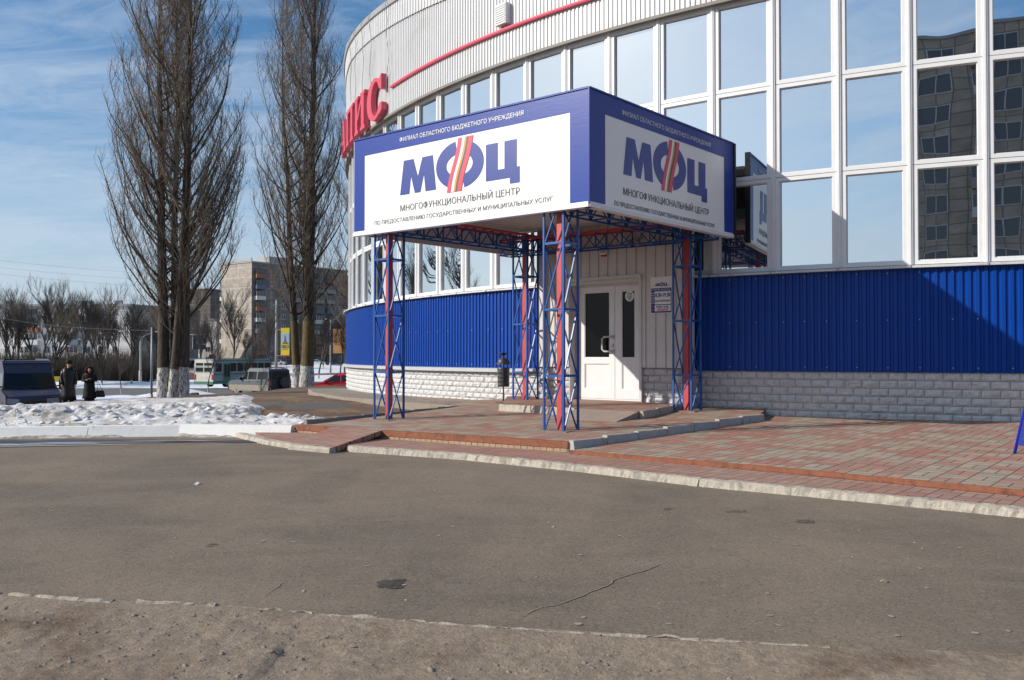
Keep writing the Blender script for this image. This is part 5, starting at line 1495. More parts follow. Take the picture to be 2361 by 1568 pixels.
tag(cr.build('thicket', P('thicket_twigs', (.06, .05, .04), .95), fix=False), 'dark leafless thicket running below the park trees at left', 'thicket', kind='stuff')
rnd = random.Random(17)
for i, (X_, Y_) in enumerate([(-52, 33), (-57, 39), (-50, 44), (-60, 49), (-54, 55), (-63, 61), (-58, 28)]):
    t = copy_tree(protos[i % 4]); place(t, X_, Y_, interp(LOW, Y_), .95 + .1 * (i % 3), i * 1.3, ORD[i] + ' of the bare trees seen only as reflections in the lower left windows', 'bare trees beyond the left edge, mirrored in the glazing')
# young whitewashed saplings
def sapling(label, px_, Y, s, seed, dz=0.0):
    t = make_tree('sapling', seed, 4.5, .8, .055, label, 'tree', 'young whitewashed saplings', twk=1.3, levels=3, nb=8)
    x = (px_ - 1180.5) / F * Y; return place(t, x, Y, low(x, Y) + dz, s)
sapling('thin curved sapling with white painted stem on the verge left of the lamp post', 280, 56, .62, 51)
sapling('thin sapling with white painted stem in front of the rear of the bus', 480, 60, .8, 52)
sapling('thin sapling growing in front of the green side of the bus', 565, 74, .85, 53)

# ================================================================ far buildings
def wall_uv(mb, corners):
    pass
def block(name, label, Q, d1, L1, d2, L2, z0, H, mat1, mat2, cat='building', group=None, roofmat=None):
    """Q near corner; d1 face one, d2 face two (horizontal unit vectors)"""
    Q = V(Q[0], Q[1], 0); d1 = V(*d1, 0).normalized(); d2 = V(*d2, 0).normalized()
    t = thing(name, (Q.x, Q.y, z0), label, cat, group)
    for d, o, L, n_, mt in ((d1, Q, L1, 'wall', mat1), (d2, Q, L2, 'wall', mat2), (d1, Q + d2 * L2, L1, 'rear_wall', mat1), (d2, Q + d1 * L1, L2, 'rear_wall', mat2)):
        mb = MB(); a, b = o, o + d * L
        mb.quad(a + V(0, 0, z0 - 1), b + V(0, 0, z0 - 1), b + V(0, 0, z0 + H), a + V(0, 0, z0 + H))
        mb.uv = [(0, 0), (L, 0), (L, H + 1), (0, H + 1)]
        mb.build(n_, mt, t, fix=False)
    mb = MB(); c = Q + d1 * L1 / 2 + d2 * L2 / 2
    mb.obox(Q - d1 * .2 - d2 * .2 + V(0, 0, z0 + H), d1 * (L1 + .4), d2 * (L2 + .4), V(0, 0, .35)); mb.build('roof', roofmat or M_trimgrey, t)
    return t, Q, d1, d2
def winmesh(w_, h_, depth=.06):
    mb = MB(); mb.cur = 1; mb.obox((-w_ / 2, -.03, 0), (w_, 0, 0), (0, .02, 0), (0, 0, h_)); mb.cur = 0
    for x in (-w_ / 2, -.05, w_ / 2 - .1): mb.obox((x, -.07, 0), (.1, 0, 0), (0, .05, 0), (0, 0, h_))
    for z in (0, h_ - .1): mb.obox((-w_ / 2, -.072, z), (w_, 0, 0), (0, .05, 0), (0, 0, .1))
    me = bpy.data.meshes.new('window'); me.from_pydata(mb.v, [], mb.f); me.materials.append(M_winframe); me.materials.append(M_winfar)
    me.polygons.foreach_set('material_index', mb.mi); return me
def balcmesh(w_, seed, col):
    mb = MB(); mb.obox((-w_ / 2, -1.1, 0), (w_, 0, 0), (0, 1.1, 0), (0, 0, .15)); mb.obox((-w_ / 2, -1.1, .15), (w_, 0, 0), (0, .05, 0), (0, 0, .95))
    mb.obox((-w_ / 2, -1.05, .15), (.05, 0, 0), (0, 1.05, 0), (0, 0, .95)); mb.obox((w_ / 2 - .05, -1.05, .15), (.05, 0, 0), (0, 1.05, 0), (0, 0, .95))
    mb.cur = 1; mb.obox((-w_ / 2 + .06, -1.0, 1.12), (w_ - .12, 0, 0), (0, .04, 0), (0, 0, 1.3)); mb.cur = 0
    for k in range(4): mb.obox((-w_ / 2 + k * (w_ - .08) / 3, -1.06, 1.1), (.08, 0, 0), (0, .05, 0), (0, 0, 1.35))
    me = bpy.data.meshes.new('balcony'); me.from_pydata(mb.v, [], mb.f); me.materials.append(col); me.materials.append(M_winfar)
    me.polygons.foreach_set('material_index', mb.mi); return me
W1 = winmesh(1.5, 1.5); W2 = winmesh(1.1, 1.5)
BCOL = [P('balcony_grey', (.30, .28, .26), .8), P('balcony_white', (.60, .60, .58), .7), P('balcony_brick', (.30, .13, .08), .8), P('balcony_blue', (.12, .16, .22), .7)]
BAL = [balcmesh(3.0, k, BCOL[k]) for k in range(4)]
def facade(t, o, d, L, z0, floors, fh, pattern, pitch, rnd, start=1.5):
    """pattern: string over bays, w = window, n = narrow window, b = balcony, . = blank"""
    rz = atan2(d.y, d.x); outn = V(d.y, -d.x, 0)
    og = ORG[t.name]; k = 0; s = start
    while s < L - .8:
        ch = pattern[k % len(pattern)]; k += 1
        for f in range(floors):
            z = z0 + fh * f + .95
            p = o + d * s + V(0, 0, z) - og
            if ch == 'w': child('window', W1, t, p, rz)
            elif ch == 'n': child('window', W2, t, p, rz)
            elif ch == 'b': child('balcony', BAL[rnd.choice([0, 0, 1, 1, 2, 3])], t, p - V(0, 0, .95), rz)
        s += pitch
rnd = random.Random(3)
# nine storey block, lit gable, long side's shade put into a darker wall colour
t, Q, d1, d2 = block('apartment_block', 'tall nine storey grey panel block with a blank pale gable lit by the sun', (-70.8, 245), (-.80, .60), 13.6, (.62, .78), 34, -2.8, 28.2, M_panelgrey, M_paneldarkshade, group='panel apartment blocks')
mb = MB(); mb.obox(Q - d1 * .3 - d2 * .3 + V(0, 0, -2.8 + 28.55), d1 * 14, d2 * .3, V(0, 0, .9)); mb.obox(Q + d2 * 8 + d1 * 3 + V(0, 0, 25.7), d1 * 6, d2 * 7, V(0, 0, 2.2)); mb.build('roof_parapet', M_trimgrey, t)
# long side faces the camera: direction reversed so that outwards normal faces us
facade(t, Q, d2, 34, -2.8, 9, 3.0, 'bnwbnb', 4.1, rnd, 2.4)
og = ORG[t.name]
for f in range(8): child('balcony', BAL[[1, 0, 1, 3][f % 4]], t, Q + d1 * 13.4 + d1 * 1.0 + d2 * 2.2 + V(0, 0, -2.8 + 3 * f + .3) - og, atan2(d2.y, d2.x) + pi / 2 + pi)
t2, Q2, e1, e2 = block('apartment_block', 'dark grey panel block in shade behind the two poplars, right of the tall gable', (Q + d2 * 36 + V(3.5, -3.5, 0)).xy, (-.80, .60), 13, (.70, .71), 52, -2.8, 26.8, M_panelgrey, M_paneldarkshade, group='panel apartment blocks')
facade(t2, Q2, e2, 40, -2.8, 9, 3.0, 'nwbnwbw', 4.0, rnd, 2.2)
# five storey white block at left
t3, Q3, f1, f2 = block('apartment_block', 'long white five storey block with dark balconies behind the trees at left', (-84.5, 200), (.35, .94), 12, (-.995, .06), 52, -3.2, 14.3, M_panelgrey, M_panelwhite, group='panel apartment blocks')
facade(t3, Q3 + f2 * 52, -f2, 52, -3.2, 5, 2.8, 'wbwnbwwn', 3.1, rnd, 1.8)
mb = MB(); mb.obox(Q3 + f2 * 52 - V(0, .4, 0) + V(0, 0, 11.0), -f2 * 52.2, V(0, .5, 0), V(0, 0, .5)); mb.build('cornice', M_trimgrey, t3)
mb = MB()
for s in (4, 11, 13, 21, 30, 38, 46): mb.obox(Q3 + f2 * s + V(0, 4, 11.4), V(-1.6, 0, 0), V(0, 1, 0), V(0, 0, 1.1)); mb.beam(Q3 + f2 * (s + 2) + V(0, 3, 11.4), Q3 + f2 * (s + 2) + V(0, 3, 14.2), .12)
mb.build('chimneys', M_trimgrey, t3)
t4, Q4, g1_, g2_ = block('apartment_block', 'low shaded grey block between the white flats and the large poplar', (-86, 230), (.2, 1), 12, (-1, .05), 26, -3.0, 15.0, M_paneldarkshade, M_paneldarkshade, group='panel apartment blocks')
facade(t4, Q4 + g2_ * 26, -g2_, 26, -3.0, 5, 2.9, 'wnbw', 3.3, rnd, 1.8)
t5, Q5, h1, h2 = block('apartment_block', 'cream five storey block glimpsed between large poplar and tall gable', (-84.5, 258), (.2, 1), 10, (-1, .02), 22, -2.8, 13.0, M_panelwhite, M_panelwhite, group='panel apartment blocks')
facade(t5, Q5 + h2 * 22, -h2, 22, -2.8, 4, 2.9, 'wnwb', 3.0, rnd, 1.5)
t6, Q6, h1, h2 = block('apartment_block', 'farthest dark tall block rising behind the large poplar', (-110.5, 330), (.3, 1), 12, (-1, .1), 9, -2.7, 27, M_paneldarkshade, M_paneldarkshade, group='panel apartment blocks')
facade(t6, Q6 + h2 * 9, -h2, 9, -2.7, 9, 2.9, 'w.nb', 4.2, rnd, 2.2)
# the block behind the camera, seen only in the glazing
t7, Q7, h1, h2 = block('apartment_block', 'nine storey brown block reflected in the right-hand windows', (-33, -66), (-.15, -1), 14, (.97, -.24), 60, -1.3, 35.0, M_paneldarkshade, panel_mat('reflected_panels', (.42, .355, .28), (.22, .19, .155), 1.5, 1.25), group='panel apartment blocks')
og = ORG[t7.name]; rz = atan2(-h2.y, -h2.x); k = 0
WR = winmesh(2.9, 1.9)
for f in range(11):
    for s in (3, 8, 13, 18, 23, 29, 34, 39):
        p = Q7 + h2 * s + V(0, 0, -1.3 + 3.1 * f + 1.0) - og
        if s in (8, 23): child('balcony', BAL[(f * 3 + s) % 2], t7, p - V(0, 0, .95), rz)
        else: child('window', WR, t7, p, rz)

# ================================================================ poles, banners, wires
def wp(px_, Y): return (px_ - 1180.5) / F * Y
lx, ly = wp(350, 45), 45; lz = low(lx, ly) + .05
lp = thing('lamp_post', (lx, ly, lz), 'slim grey street lamp post standing just left of the large poplar', 'lamp post')
mb = MB(); mb.tube([(lx, ly, lz), (lx, ly, lz + 3.65)], [.06, .045], 10); mb.tube([(lx, ly, lz), (lx, ly, lz + .3)], .075, 10); mb.build('pole', M_galv, lp, smooth=True)
def double_lamp(px_, Y, ztop_, label, arms):
    x = wp(px_, Y); z = interp(LOW, Y); t = thing('lamp_post', (x, Y, z), label, 'lamp post')
    mb = MB(); mb.tube([(x, Y, z), (x, Y, ztop_)], [.15, .09], 8); mb.tube([(x, Y, z), (x, Y, z + 1.8)], .19, 8); mb.build('pole', M_cpole, t, smooth=True)
    for dx, dz in arms:
        mb = MB(); mb.tube([(x, Y, ztop_ - .3), (x + dx * .3, Y, ztop_ + .1), (x + dx * .8, Y, ztop_ + dz)], .045, 6); ar = mb.build('arm', M_galv, t)
        mb = MB(); mb.cbox((x + dx * .98, Y, ztop_ + dz + .05 * abs(dx) * .3), abs(dx) * .38, .3, .16); mb.build('lamp_head', M_lamp, t, bevel=.05)
    return t
double_lamp(324, 108, (820 - 775) * 108 / F, 'concrete street lamp with two lit-looking white heads left of the slim grey post', [(-2.2, .55), (1.9, .5)])
double_lamp(762, 165, (820 - 737) * 165 / F, 'concrete street lamp with two arms beside the plain orange board', [(2.9, 1.7), (-.9, .1)])
x, Y = wp(637, 150), 150; z = interp(LOW, Y)
t = thing('utility_pole', (x, Y, z), 'plain concrete pole between bus and mossy poplar carrying wires', 'pole')
mb = MB(); mb.tube([(x, Y, z), (x, Y, 9.2)], [.24, .15], 10); mb.build('pole', M_cpole, t, smooth=True)
mb = MB(); mb.beam((x - .7, Y, 8.4), (x + .7, Y, 8.4), .09); mb.tube([(x, Y, 1.2), (x + 1.6, Y, .9), (x + 2.3, Y, 1.1)], .03, 5); mb.build('crossarm', M_galv, t)
# yellow banner
Y = 140; x0, x1 = wp(647.5, Y), wp(667, Y); zt, zb = (820 - 756) * Y / F, (820 - 820) * Y / F
bn_ = thing('banner', ((x0 + x1) / 2, Y, zb), 'tall narrow yellow advertising banner between pole and mossy poplar', 'banner')
fbn = lambda a, b, d: V(x0 + (x1 - x0) * a, Y - d, zb + (zt - zb) * b)
mb = MB(); mb.prism([(0, 0), (1, 0), (1, 1), (0, 1)], fbn, -.04, 0); mb.build('sheet', P('banner_yellow', (.75, .60, .03), .5), bn_)
mb = MB(); mb.prism([(.06, .42), (.94, .42), (.94, .80), (.06, .80)], fbn, 0, .02); mb.build('sky_picture', P('banner_sky', (.35, .50, .68), .5), bn_)
mb = MB(); mb.prism([(.22, .46), (.38, .50), (.42, .66), (.50, .76), (.60, .66), (.64, .52), (.86, .46), (.86, .42), (.14, .42)], fbn, .02, .035); mb.build('tower_picture', P('banner_tower', (.25, .12, .08), .6), bn_)
mb = MB(); mb.prism([(.08, .27), (.92, .27), (.92, .37), (.08, .37)], fbn, 0, .02); mb.build('dark_band', M_blk, bn_)
mb = MB(); text_on(mb, '0-17-50', lambda a, b, d: fbn(a, b, d), .12, .88, .29, .055, .03, .03); mb.build('white_digits', M_white, bn_, fix=False)
mb = MB(); text_on(mb, 'В КРЕДИТ', lambda a, b, d: fbn(a, b, d), .12, .85, .20, .04, .03, .02); mb.prism([(0, -.02), (1, -.02), (1, .02), (0, .02)], fbn, 0, .03); mb.build('red_lettering', M_logored, bn_, fix=False)
mb = MB(); mb.beam((wp(637, 150), 150, zt - .1), (x1, Y, zt + .02), .05); mb.beam((wp(637, 150), 150, zb), (x1, Y, zb - .02), .05); mb.build('bracket', M_galv, bn_)
# plain orange board
Y = 120; x0, x1 = wp(768, Y), wp(826, Y); zb, zt = (820 - 814.5) * Y / F, (820 - 758.5) * Y / F; zg = interp(LOW, Y)
ob = thing('billboard', ((x0 + x1) / 2, Y, zg), 'blank plywood-orange billboard partly hidden by the round building', 'billboard')
mb = MB(); mb.obox((x0, Y, zb), (x1 - x0, 0, 0), (0, .1, 0), (0, 0, zt - zb)); mb.build('board', P('plywood', (.62, .33, .13), .7, noise_amt=.1, nscale=.7), ob)
mb = MB(); mb.obox((x0, Y - .03, (zb + zt) / 2 - .02), (x1 - x0, 0, 0), (0, .03, 0), (0, 0, .035)); mb.build('seam', M_rust, ob)
mb = MB(); mb.tube([(wp(794, Y), Y + .2, zg), (wp(794, Y), Y + .2, zb)], .12, 8); mb.build('pole', M_galv, ob)
# black billboard
Y = 150; x0, x1 = wp(443, Y), wp(474, Y); zb, zt = (820 - 806) * Y / F, (820 - 775) * Y / F; zg = interp(LOW, Y)
kb = thing('billboard', ((x0 + x1) / 2, Y, zg), 'black billboard with blue and white marks to the right of the large poplar', 'billboard')
mb = MB(); mb.obox((x0, Y, zb), (x1 - x0, 0, 0), (0, .25, 0), (0, 0, zt - zb)); mb.build('board', P('black_board', (.012, .014, .025), .5), kb)
fk = lambda a, b, d: V(x0 + (x1 - x0) * a, Y - d, zb + (zt - zb) * b)
mb = MB(); mb.prism([(.02, .05), (.06, .05), (.06, .95), (.02, .95)], fk, 0, .02); mb.prism([(.66, .90), (.97, .90), (.97, .94), (.66, .94)], fk, 0, .02); mb.prism([(.66, .38), (.97, .38), (.97, .42), (.66, .42)], fk, 0, .02); mb.build('white_lines', M_white, kb)
mb = MB(); text_on(mb, '0', fk, .68, .80, .48, .35, .02, .02); mb.prism([(.30, .5), (.42, .42), (.45, .55), (.38, .66)], fk, 0, .02); mb.build('blue_marks', P('mark_blue', (.03, .22, .65), .5), kb, fix=False)
mb = MB(); mb.tube([(wp(461, Y), Y + .1, zg), (wp(461, Y), Y + .1, zb)], .28, 8)
mb.build('pole', P('white_pole', (.6, .6, .6), .6), kb)
mb = MB(); mb.beam((x0 - .3, Y - .6, zt + .25), (x1 + .3, Y - .6, zt + .25), .08)
for a in (.1, .8): mb.beam(fk(a, 1, 0), fk(a, 1, .6) + V(0, 0, .25), .06)
mb.build('lamp_rail', M_white, kb)
# kiosk with white roof and orange machine
def kiosk(px0, px1, Y, y0, y1, label, wallc, topc):
    x0, x1 = wp(px0, Y), wp(px1, Y); zg = interp(LOW, Y); zt = (820 - y0) * Y / F
    t = thing('kiosk', ((x0 + x1) / 2, Y, zg), label, 'kiosk')
    mb = MB(); mb.obox((x0, Y, zg), (x1 - x0, 0, 0), (0, 4, 0), (0, 0, zt - zg)); mb.build('wall', wallc, t)
    mb = MB(); mb.obox((x0 - .3, Y - .6, zt), (x1 - x0 + .6, 0, 0), (0, 5, 0), (0, 0, .45)); mb.build('roof', topc, t)
    n = 3
    for i in range(n):
        mb = MB(); a = x0 + (x1 - x0) * (i + .2) / n; mb.obox((a, Y - .03, zg + 1.0), ((x1 - x0) / n * .6, 0, 0), (0, .03, 0), (0, 0, 1.1)); mb.build('window', M_winfar, t)
    return t
kiosk(432, 470, 215, 831, 845, 'white roofed kiosk with a dark red front beyond the black billboard', P('kiosk_dark', (.10, .03, .03), .7), M_white)
kiosk(500, 528, 225, 832, 845, 'small pale market stall with yellow and red awning beyond the bus', P('stall_pale', (.55, .53, .50), .7), P('awning_yellow', (.60, .38, .05), .7))
# excavator-like orange cart is too small to read: a small orange loader
Y = 205; x = wp(492, Y); z = interp(LOW, Y) + .3
t = thing('loader', (x, Y, z), 'tiny orange loader standing in the snow beyond the bus', 'loader')
mb = MB(); mb.cbox((x, Y, z + 1.3), 1.8, 2.2, 1.2); mb.build('body', P('machine_orange', (.75, .12, .02), .5), t, bevel=.15)
mb = MB(); mb.cbox((x - .2, Y, z + 2.3), 1.1, 1.6, 1.1); mb.build('cab', M_carglass, t, bevel=.1)
for sx in (-.6, .6):
    mb = MB(); mb.tube([(x + sx, Y - 1.2, z + .5), (x + sx, Y - .8, z + .5)], .55, 14); mb.build('wheel', M_tyre, t)
# overhead wires
def wire(a, b, sag, label, r=.012):
    a, b = Vector(a), Vector(b); pts = []
    for i in range(25):
        u = i / 24; p = a.lerp(b, u); p.z -= sag * 4 * u * (1 - u); pts.append(p)
    mb = MB(); mb.tube(pts, r, 4); o = mb.build('overhead_wire', P('wire_black', (.05, .05, .055), .6)); tag(o, label, 'wire', 'overhead wires crossing the sky at left')
Y = 130
wire((wp(-80, Y), Y, (820 - 592) * Y / F), (wp(520, 170), 170, (820 - 640) * 170 / F), .4, 'topmost of the three thin wires crossing the pale sky at left', .010)
wire((wp(-80, Y), Y, (820 - 608) * Y / F), (wp(520, 170), 170, (820 - 652) * 170 / F), .5, 'middle one of the three thin wires crossing the pale sky at left', .010)
wire((wp(-80, Y), Y, (820 - 622) * Y / F), (wp(700, 190), 190, (820 - 652) * 190 / F), 1.6, 'lowest of the three thin wires crossing the pale sky at left', .011)
wire((wp(-60, 105), 105, (820 - 716) * 105 / F), (wp(352, 45.5), 45.5, lz + 3.5), .5, 'dark sagging wire running to the top of the slim lamp post', .012)
wire((wp(500, 120), 120, (820 - 738) * 120 / F), (wp(637, 150), 150, 8.4), .3, 'wire stretched from the pale gable to the concrete utility pole', .02)

# ================================================================ vehicles
def halfw(W, zb_, taper): return lambda z: W / 2 - max(0, z - zb_) * taper
class Car:
    """local frame: +x forward, z up; placed by matrix"""
    def __init__(s, name, loc, heading, label, cat, group=None):
        s.t = thing(name, loc, label, cat, group); h = V(*heading, 0).normalized()
        s.loc = Vector(loc); s.fx = h; s.fy = V(-h.y, h.x, 0)     # fy = left side
    def p(s, x, y, z): return s.loc + s.fx * x + s.fy * y + V(0, 0, z)
    def prism(s, poly, W, zb_=0, taper=0.0, mb=None):
        mb = mb or MB(); tri = tessellate_polygon([[V(a, b, 0) for a, b in poly]]); n = len(poly)
        hw = lambda z: W / 2 - max(0, z - zb_) * taper
        vs = [s.p(a, hw(b), b) for a, b in poly] + [s.p(a, -hw(b), b) for a, b in poly]
        mb.add(vs, [tuple(t) for t in tri] + [tuple(i + n for i in reversed(t)) for t in tri] + [(i, (i + 1) % n, (i + 1) % n + n, i + n) for i in range(n)])
        return mb
    def sidewin(s, poly, W, zb_, taper, side, off=.006, mat=None, name='side_window'):
        mb = MB(); hw = lambda z: W / 2 - max(0, z - zb_) * taper + off
        mb.add([s.p(a, side * hw(b), b) for a, b in poly], [tuple(range(len(poly)))]); mb.build(name, mat or M_carglass, s.t, fix=False)
    def cross(s, a, b, W, name, mat, off=.008, inset=.08, zb_=0, taper=0.0, nx=1):
        """panel across the body between profile points a and b"""
        d = V(b[0] - a[0], 0, b[1] - a[1]).normalized(); nrm_ = V(-d.z, 0, d.x) * nx * off
        A = (a[0] + d.x * inset + nrm_.x, a[1] + d.z * inset + nrm_.z); B = (b[0] - d.x * inset + nrm_.x, b[1] - d.z * inset + nrm_.z)
        hw = lambda z: W / 2 - max(0, z - zb_) * taper - .07
        mb = MB(); mb.add([s.p(A[0], hw(A[1]), A[1]), s.p(A[0], -hw(A[1]), A[1]), s.p(B[0], -hw(B[1]), B[1]), s.p(B[0], hw(B[1]), B[1])], [(0, 1, 2, 3)])
        mb.build(name, mat, s.t, fix=False)
    def wheels(s, xs, r, W, w=.22):
        for x in xs:
            for sd_ in (1, -1):
                mb = MB(); y = sd_ * W / 2
                mb.tube([s.p(x, y - sd_ * w, r), s.p(x, y - sd_ * w * .9, r), s.p(x, y - sd_ * .02, r), s.p(x, y, r)], [r * .93, r, r, r * .92], 22); wh = mb.build('wheel', M_tyre, s.t, smooth=False)
                mb = MB(); mb.tube([s.p(x, y, r), s.p(x, y + sd_ * .012, r)], [r * .62, r * .5], 16)
                for k in range(5):
                    a = k * 1.2566; mb.beam(s.p(x, y + sd_ * .014, r), s.p(x + cos(a) * r * .55, y + sd_ * .014, r + sin(a) * r * .55), .05, t2=.02)
                mb.build('rim', M_rim, wh)
    def arch(s, xs, r, W, mat):
        for x in xs:
            for sd_ in (1, -1):
                mb = MB(); y = sd_ * (W / 2 + .008); n = 16
                vs = [s.p(x, y, r)] + [s.p(x + r * 1.18 * cos(pi * k / n), y, r + r * 1.18 * sin(pi * k / n)) for k in range(n + 1)]
                mb.add(vs, [(0, 1 + k, 2 + k) for k in range(n)])
                mb.build('wheel_arch', mat, s.t, fix=False)
    def box(s, name, mat, x, y, z, sx, sy, sz, bevel=0):
        mb = MB(); mb.obox(s.p(x - sx / 2, y - sy / 2, z - sz / 2), s.fx * sx, s.fy * sy, V(0, 0, sz)); return mb.build(name, mat, s.t, bevel=bevel)

# --- van
vx, vy = wp(56, 38.5), 38.5
c = Car('van', (vx, vy, -2.63), (.59, -.807), 'dark blue high-roofed van parked facing the camera behind the snow bank', 'van')
M_van = P('dusty_blue_paint', (0.035, 0.042, 0.095), .45, noise_amt=.2, nscale=2, color2=(.065, .060, .065), c2scale=1.2)
vb = [(-2.7, .35), (2.35, .30), (2.50, .40), (2.50, .72), (2.40, .98), (1.72, 1.22), (1.62, 1.28), (-2.7, 1.28)]
body = c.prism(vb, 1.98); body = c.prism([(-2.7, 1.28), (1.62, 1.28), (1.12, 1.93), (.82, 2.34), (.6, 2.42), (-2.66, 2.42)], 1.98, 1.28, .13, body)
body.build('body', M_van, c.t, bevel=.07)
c.cross((1.66, 1.24), (1.12, 1.93), 1.98, 'windscreen', M_carglass, off=-.02 if False else .03, inset=.06, zb_=1.28, taper=.13, nx=-1)
c.box('bumper', M_blackpl, 2.46, 0, .45, .22, 1.96, .34, .05)
c.box('number_plate', M_plate, 2.58, 0, .47, .02, .5, .11)
c.box('grille', M_blackpl, 2.50, 0, .74, .06, 1.0, .16)
for sd_ in (1, -1):
    mb = MB()
    pts = [(2.515, .95, .70), (2.515, .38, .71), (2.44, .52, .88), (2.40, .93, .92)]
    a = [c.p(x + .02, sd_ * y, z) for x, y, z in pts]; b_ = [c.p(x - .08, sd_ * y, z) for x, y, z in pts]
    mb.add(a + b_, [(0, 1, 2, 3), (0, 4, 5, 1), (1, 5, 6, 2), (2, 6, 7, 3), (3, 7, 4, 0)]); mb.build('headlight', M_lens, c.t)
    mb = MB(); mb.beam(c.p(1.35, sd_ * .98, 1.35), c.p(1.38, sd_ * 1.16, 1.38), .05); mb.build('mirror', M_blackpl, c.t)
    c.box('mirror_housing', M_blackpl, 1.38, sd_ * 1.22, 1.42, .12, .20, .42, .04)
    c.sidewin([(1.45, 1.38), (.2, 1.38), (.2, 1.9), (1.08, 1.9)], 1.98, 1.28, .13, sd_)
mb = MB(); mb.beam(c.p(1.72, -.1, 1.28), c.p(1.60, -.75, 1.36), .03); mb.beam(c.p(1.72, .55, 1.28), c.p(1.60, -.05, 1.36), .03); mb.build('wipers', M_blackpl, c.t)
mb = MB(); mb.beam(c.p(.98, .25, 2.12), c.p(.82, .02, 2.32), .02); mb.beam(c.p(1.0, .30, 2.10), c.p(.9, .30, 2.35), .012); mb.build('aerial', M_blackpl, c.t)
c.wheels((1.65, -1.75), .33, 1.90); c.arch((1.65, -1.75), .34, 1.98, M_blackpl)

# --- off-roader
sx_, sy_ = wp(600, 62), 62
c = Car('off_road_car', (sx_, sy_, low(sx_, sy_) + .07), (-.816, .578), 'muddy grey off-road car with a covered spare wheel on its black rear door', 'car')
M_suv = P('muddy_grey_paint', (.10, .115, .125), .4, color2=(.20, .17, .14), c2scale=.7, c2lo=.6, c2hi=.8, noise_amt=.1, coat=.2)
M_mud = P('mud_grey', (.27, .24, .20), .8, noise_amt=.15, nscale=2)
body = c.prism([(-2.05, .62), (-2.05, 1.12), (1.05, 1.12), (1.95, 1.04), (2.18, .92), (2.22, .60), (2.0, .42), (-2.0, .42)], 1.84)
body = c.prism([(-2.03, 1.12), (-1.95, 1.80), (-1.8, 1.88), (.10, 1.88), (.32, 1.80), (1.0, 1.12)], 1.84, 1.12, .16, body)
body.build('body', M_suv, c.t, bevel=.05)
c.prism([(-1.95, .45), (-1.95, .80), (2.12, .80), (2.12, .45)], 1.862).build('muddy_sill', M_mud, c.t)
for sd_ in (1, -1):
    c.sidewin([(.86, 1.18), (.22, 1.18), (.22, 1.70), (.36, 1.70)], 1.84, 1.12, .16, sd_)
    c.sidewin([(.14, 1.18), (-.72, 1.18), (-.72, 1.70), (.14, 1.70)], 1.84, 1.12, .16, sd_)
    c.sidewin([(-.82, 1.18), (-1.88, 1.18), (-1.86, 1.70), (-.82, 1.70)], 1.84, 1.12, .16, sd_)
    c.box('mirror', M_blackpl, .82, sd_ * 1.02, 1.22, .14, .18, .2, .03)
    c.box('tail_light', M_tail, -2.06, sd_ * .82, .95, .06, .16, .34)
    c.box('headlight', M_lens, 2.15, sd_ * .68, .86, .08, .3, .16)
    mb = MB(); mb.beam(c.p(-1.7, sd_ * .68, 1.95), c.p(.1, sd_ * .68, 1.95), .04); mb.beam(c.p(-1.5, sd_ * .68, 1.87), c.p(-1.5, sd_ * .68, 1.95), .04); mb.beam(c.p(-.1, sd_ * .68, 1.87), c.p(-.1, sd_ * .68, 1.95), .04); mb.build('roof_rail', M_blackpl, c.t)
    for x in (.0, -.85): c.box('door_handle', M_blackpl, x, sd_ * .935, 1.02, .16, .03, .04)
mb = MB(); mb.obox(c.p(-2.062, -.80, .60), c.fy * 1.6, c.fx * .01, V(0, 0, 1.2)); mb.build('rear_door', M_blackpl, c.t)
mb = MB(); mb.obox(c.p(-2.072, -.62, 1.2), c.fy * 1.24, c.fx * .01, V(0, 0, .48)); mb.build('rear_window', M_carglass, c.t)
mb = MB(); mb.tube([c.p(-2.07, -.25, .98), c.p(-2.09, -.25, .98), c.p(-2.28, -.25, .98), c.p(-2.30, -.25, .98)], [.33, .36, .36, .32], 24); mb.build('spare_wheel', P('spare_cover', (.05, .05, .052), .6), c.t)
c.cross((1.02, 1.10), (.32, 1.80), 1.84, 'windscreen', M_carglass, off=.03, inset=.07, zb_=1.12, taper=.16, nx=-1)
c.wheels((1.38, -1.36), .37, 1.82, .24); c.arch((1.38, -1.36), .38, 1.84, M_mud)
c.box('bumper', M_blackpl, -2.12, 0, .52, .16, 1.8, .2, .03); c.box('bumper', M_blackpl, 2.2, 0, .5, .18, 1.8, .24, .04)

# --- bus
bx_, by2 = wp(468, 92), 92
hd = V(.42, .907, 0)
cen = V(bx_, by2, 0) + hd * 4.3 + V(.2, 0, 0)
c = Car('bus', (cen.x, cen.y, interp(LOW, by2 + 3) + .25), (hd.x, hd.y), 'white and green city bus seen from behind, beyond the muddy off-road car', 'bus')
M_busw = P('bus_cream', (.58, .55, .48), .5, noise_amt=.1, nscale=1.2, color2=(.35, .30, .24), c2scale=.8, c2lo=.6, c2hi=.75)
M_busg = P('bus_green', (.05, .16, .12), .5, noise_amt=.1, nscale=2); M_busl = P('bus_light_green', (.26, .32, .31), .5, noise_amt=.1, nscale=2)
c.prism([(-4.4, .4), (-4.45, 2.2), (-4.35, 2.78), (-4.1, 2.9), (4.2, 2.9), (4.4, 2.7), (4.45, .4)], 2.5, 2.0, .05).build('body', M_busl, c.t, bevel=.06)
def rearp(name, mat, y0, y1, z0, z1, d): 
    mb = MB(); mb.obox(c.p(-4.40 - d, y0, z0), c.fy * (y1 - y0), c.fx * .12, V(0, 0, z1 - z0)); mb.build(name, mat, c.t)
rearp('rear_panel', M_busw, -1.24, 1.24, .62, 2.86, .03)
rearp('rear_window', M_carglass, -1.08, 1.08, 1.62, 2.50, .045)
rearp('rear_pillar', M_busw, -.05, .05, 1.62, 2.50, .055)
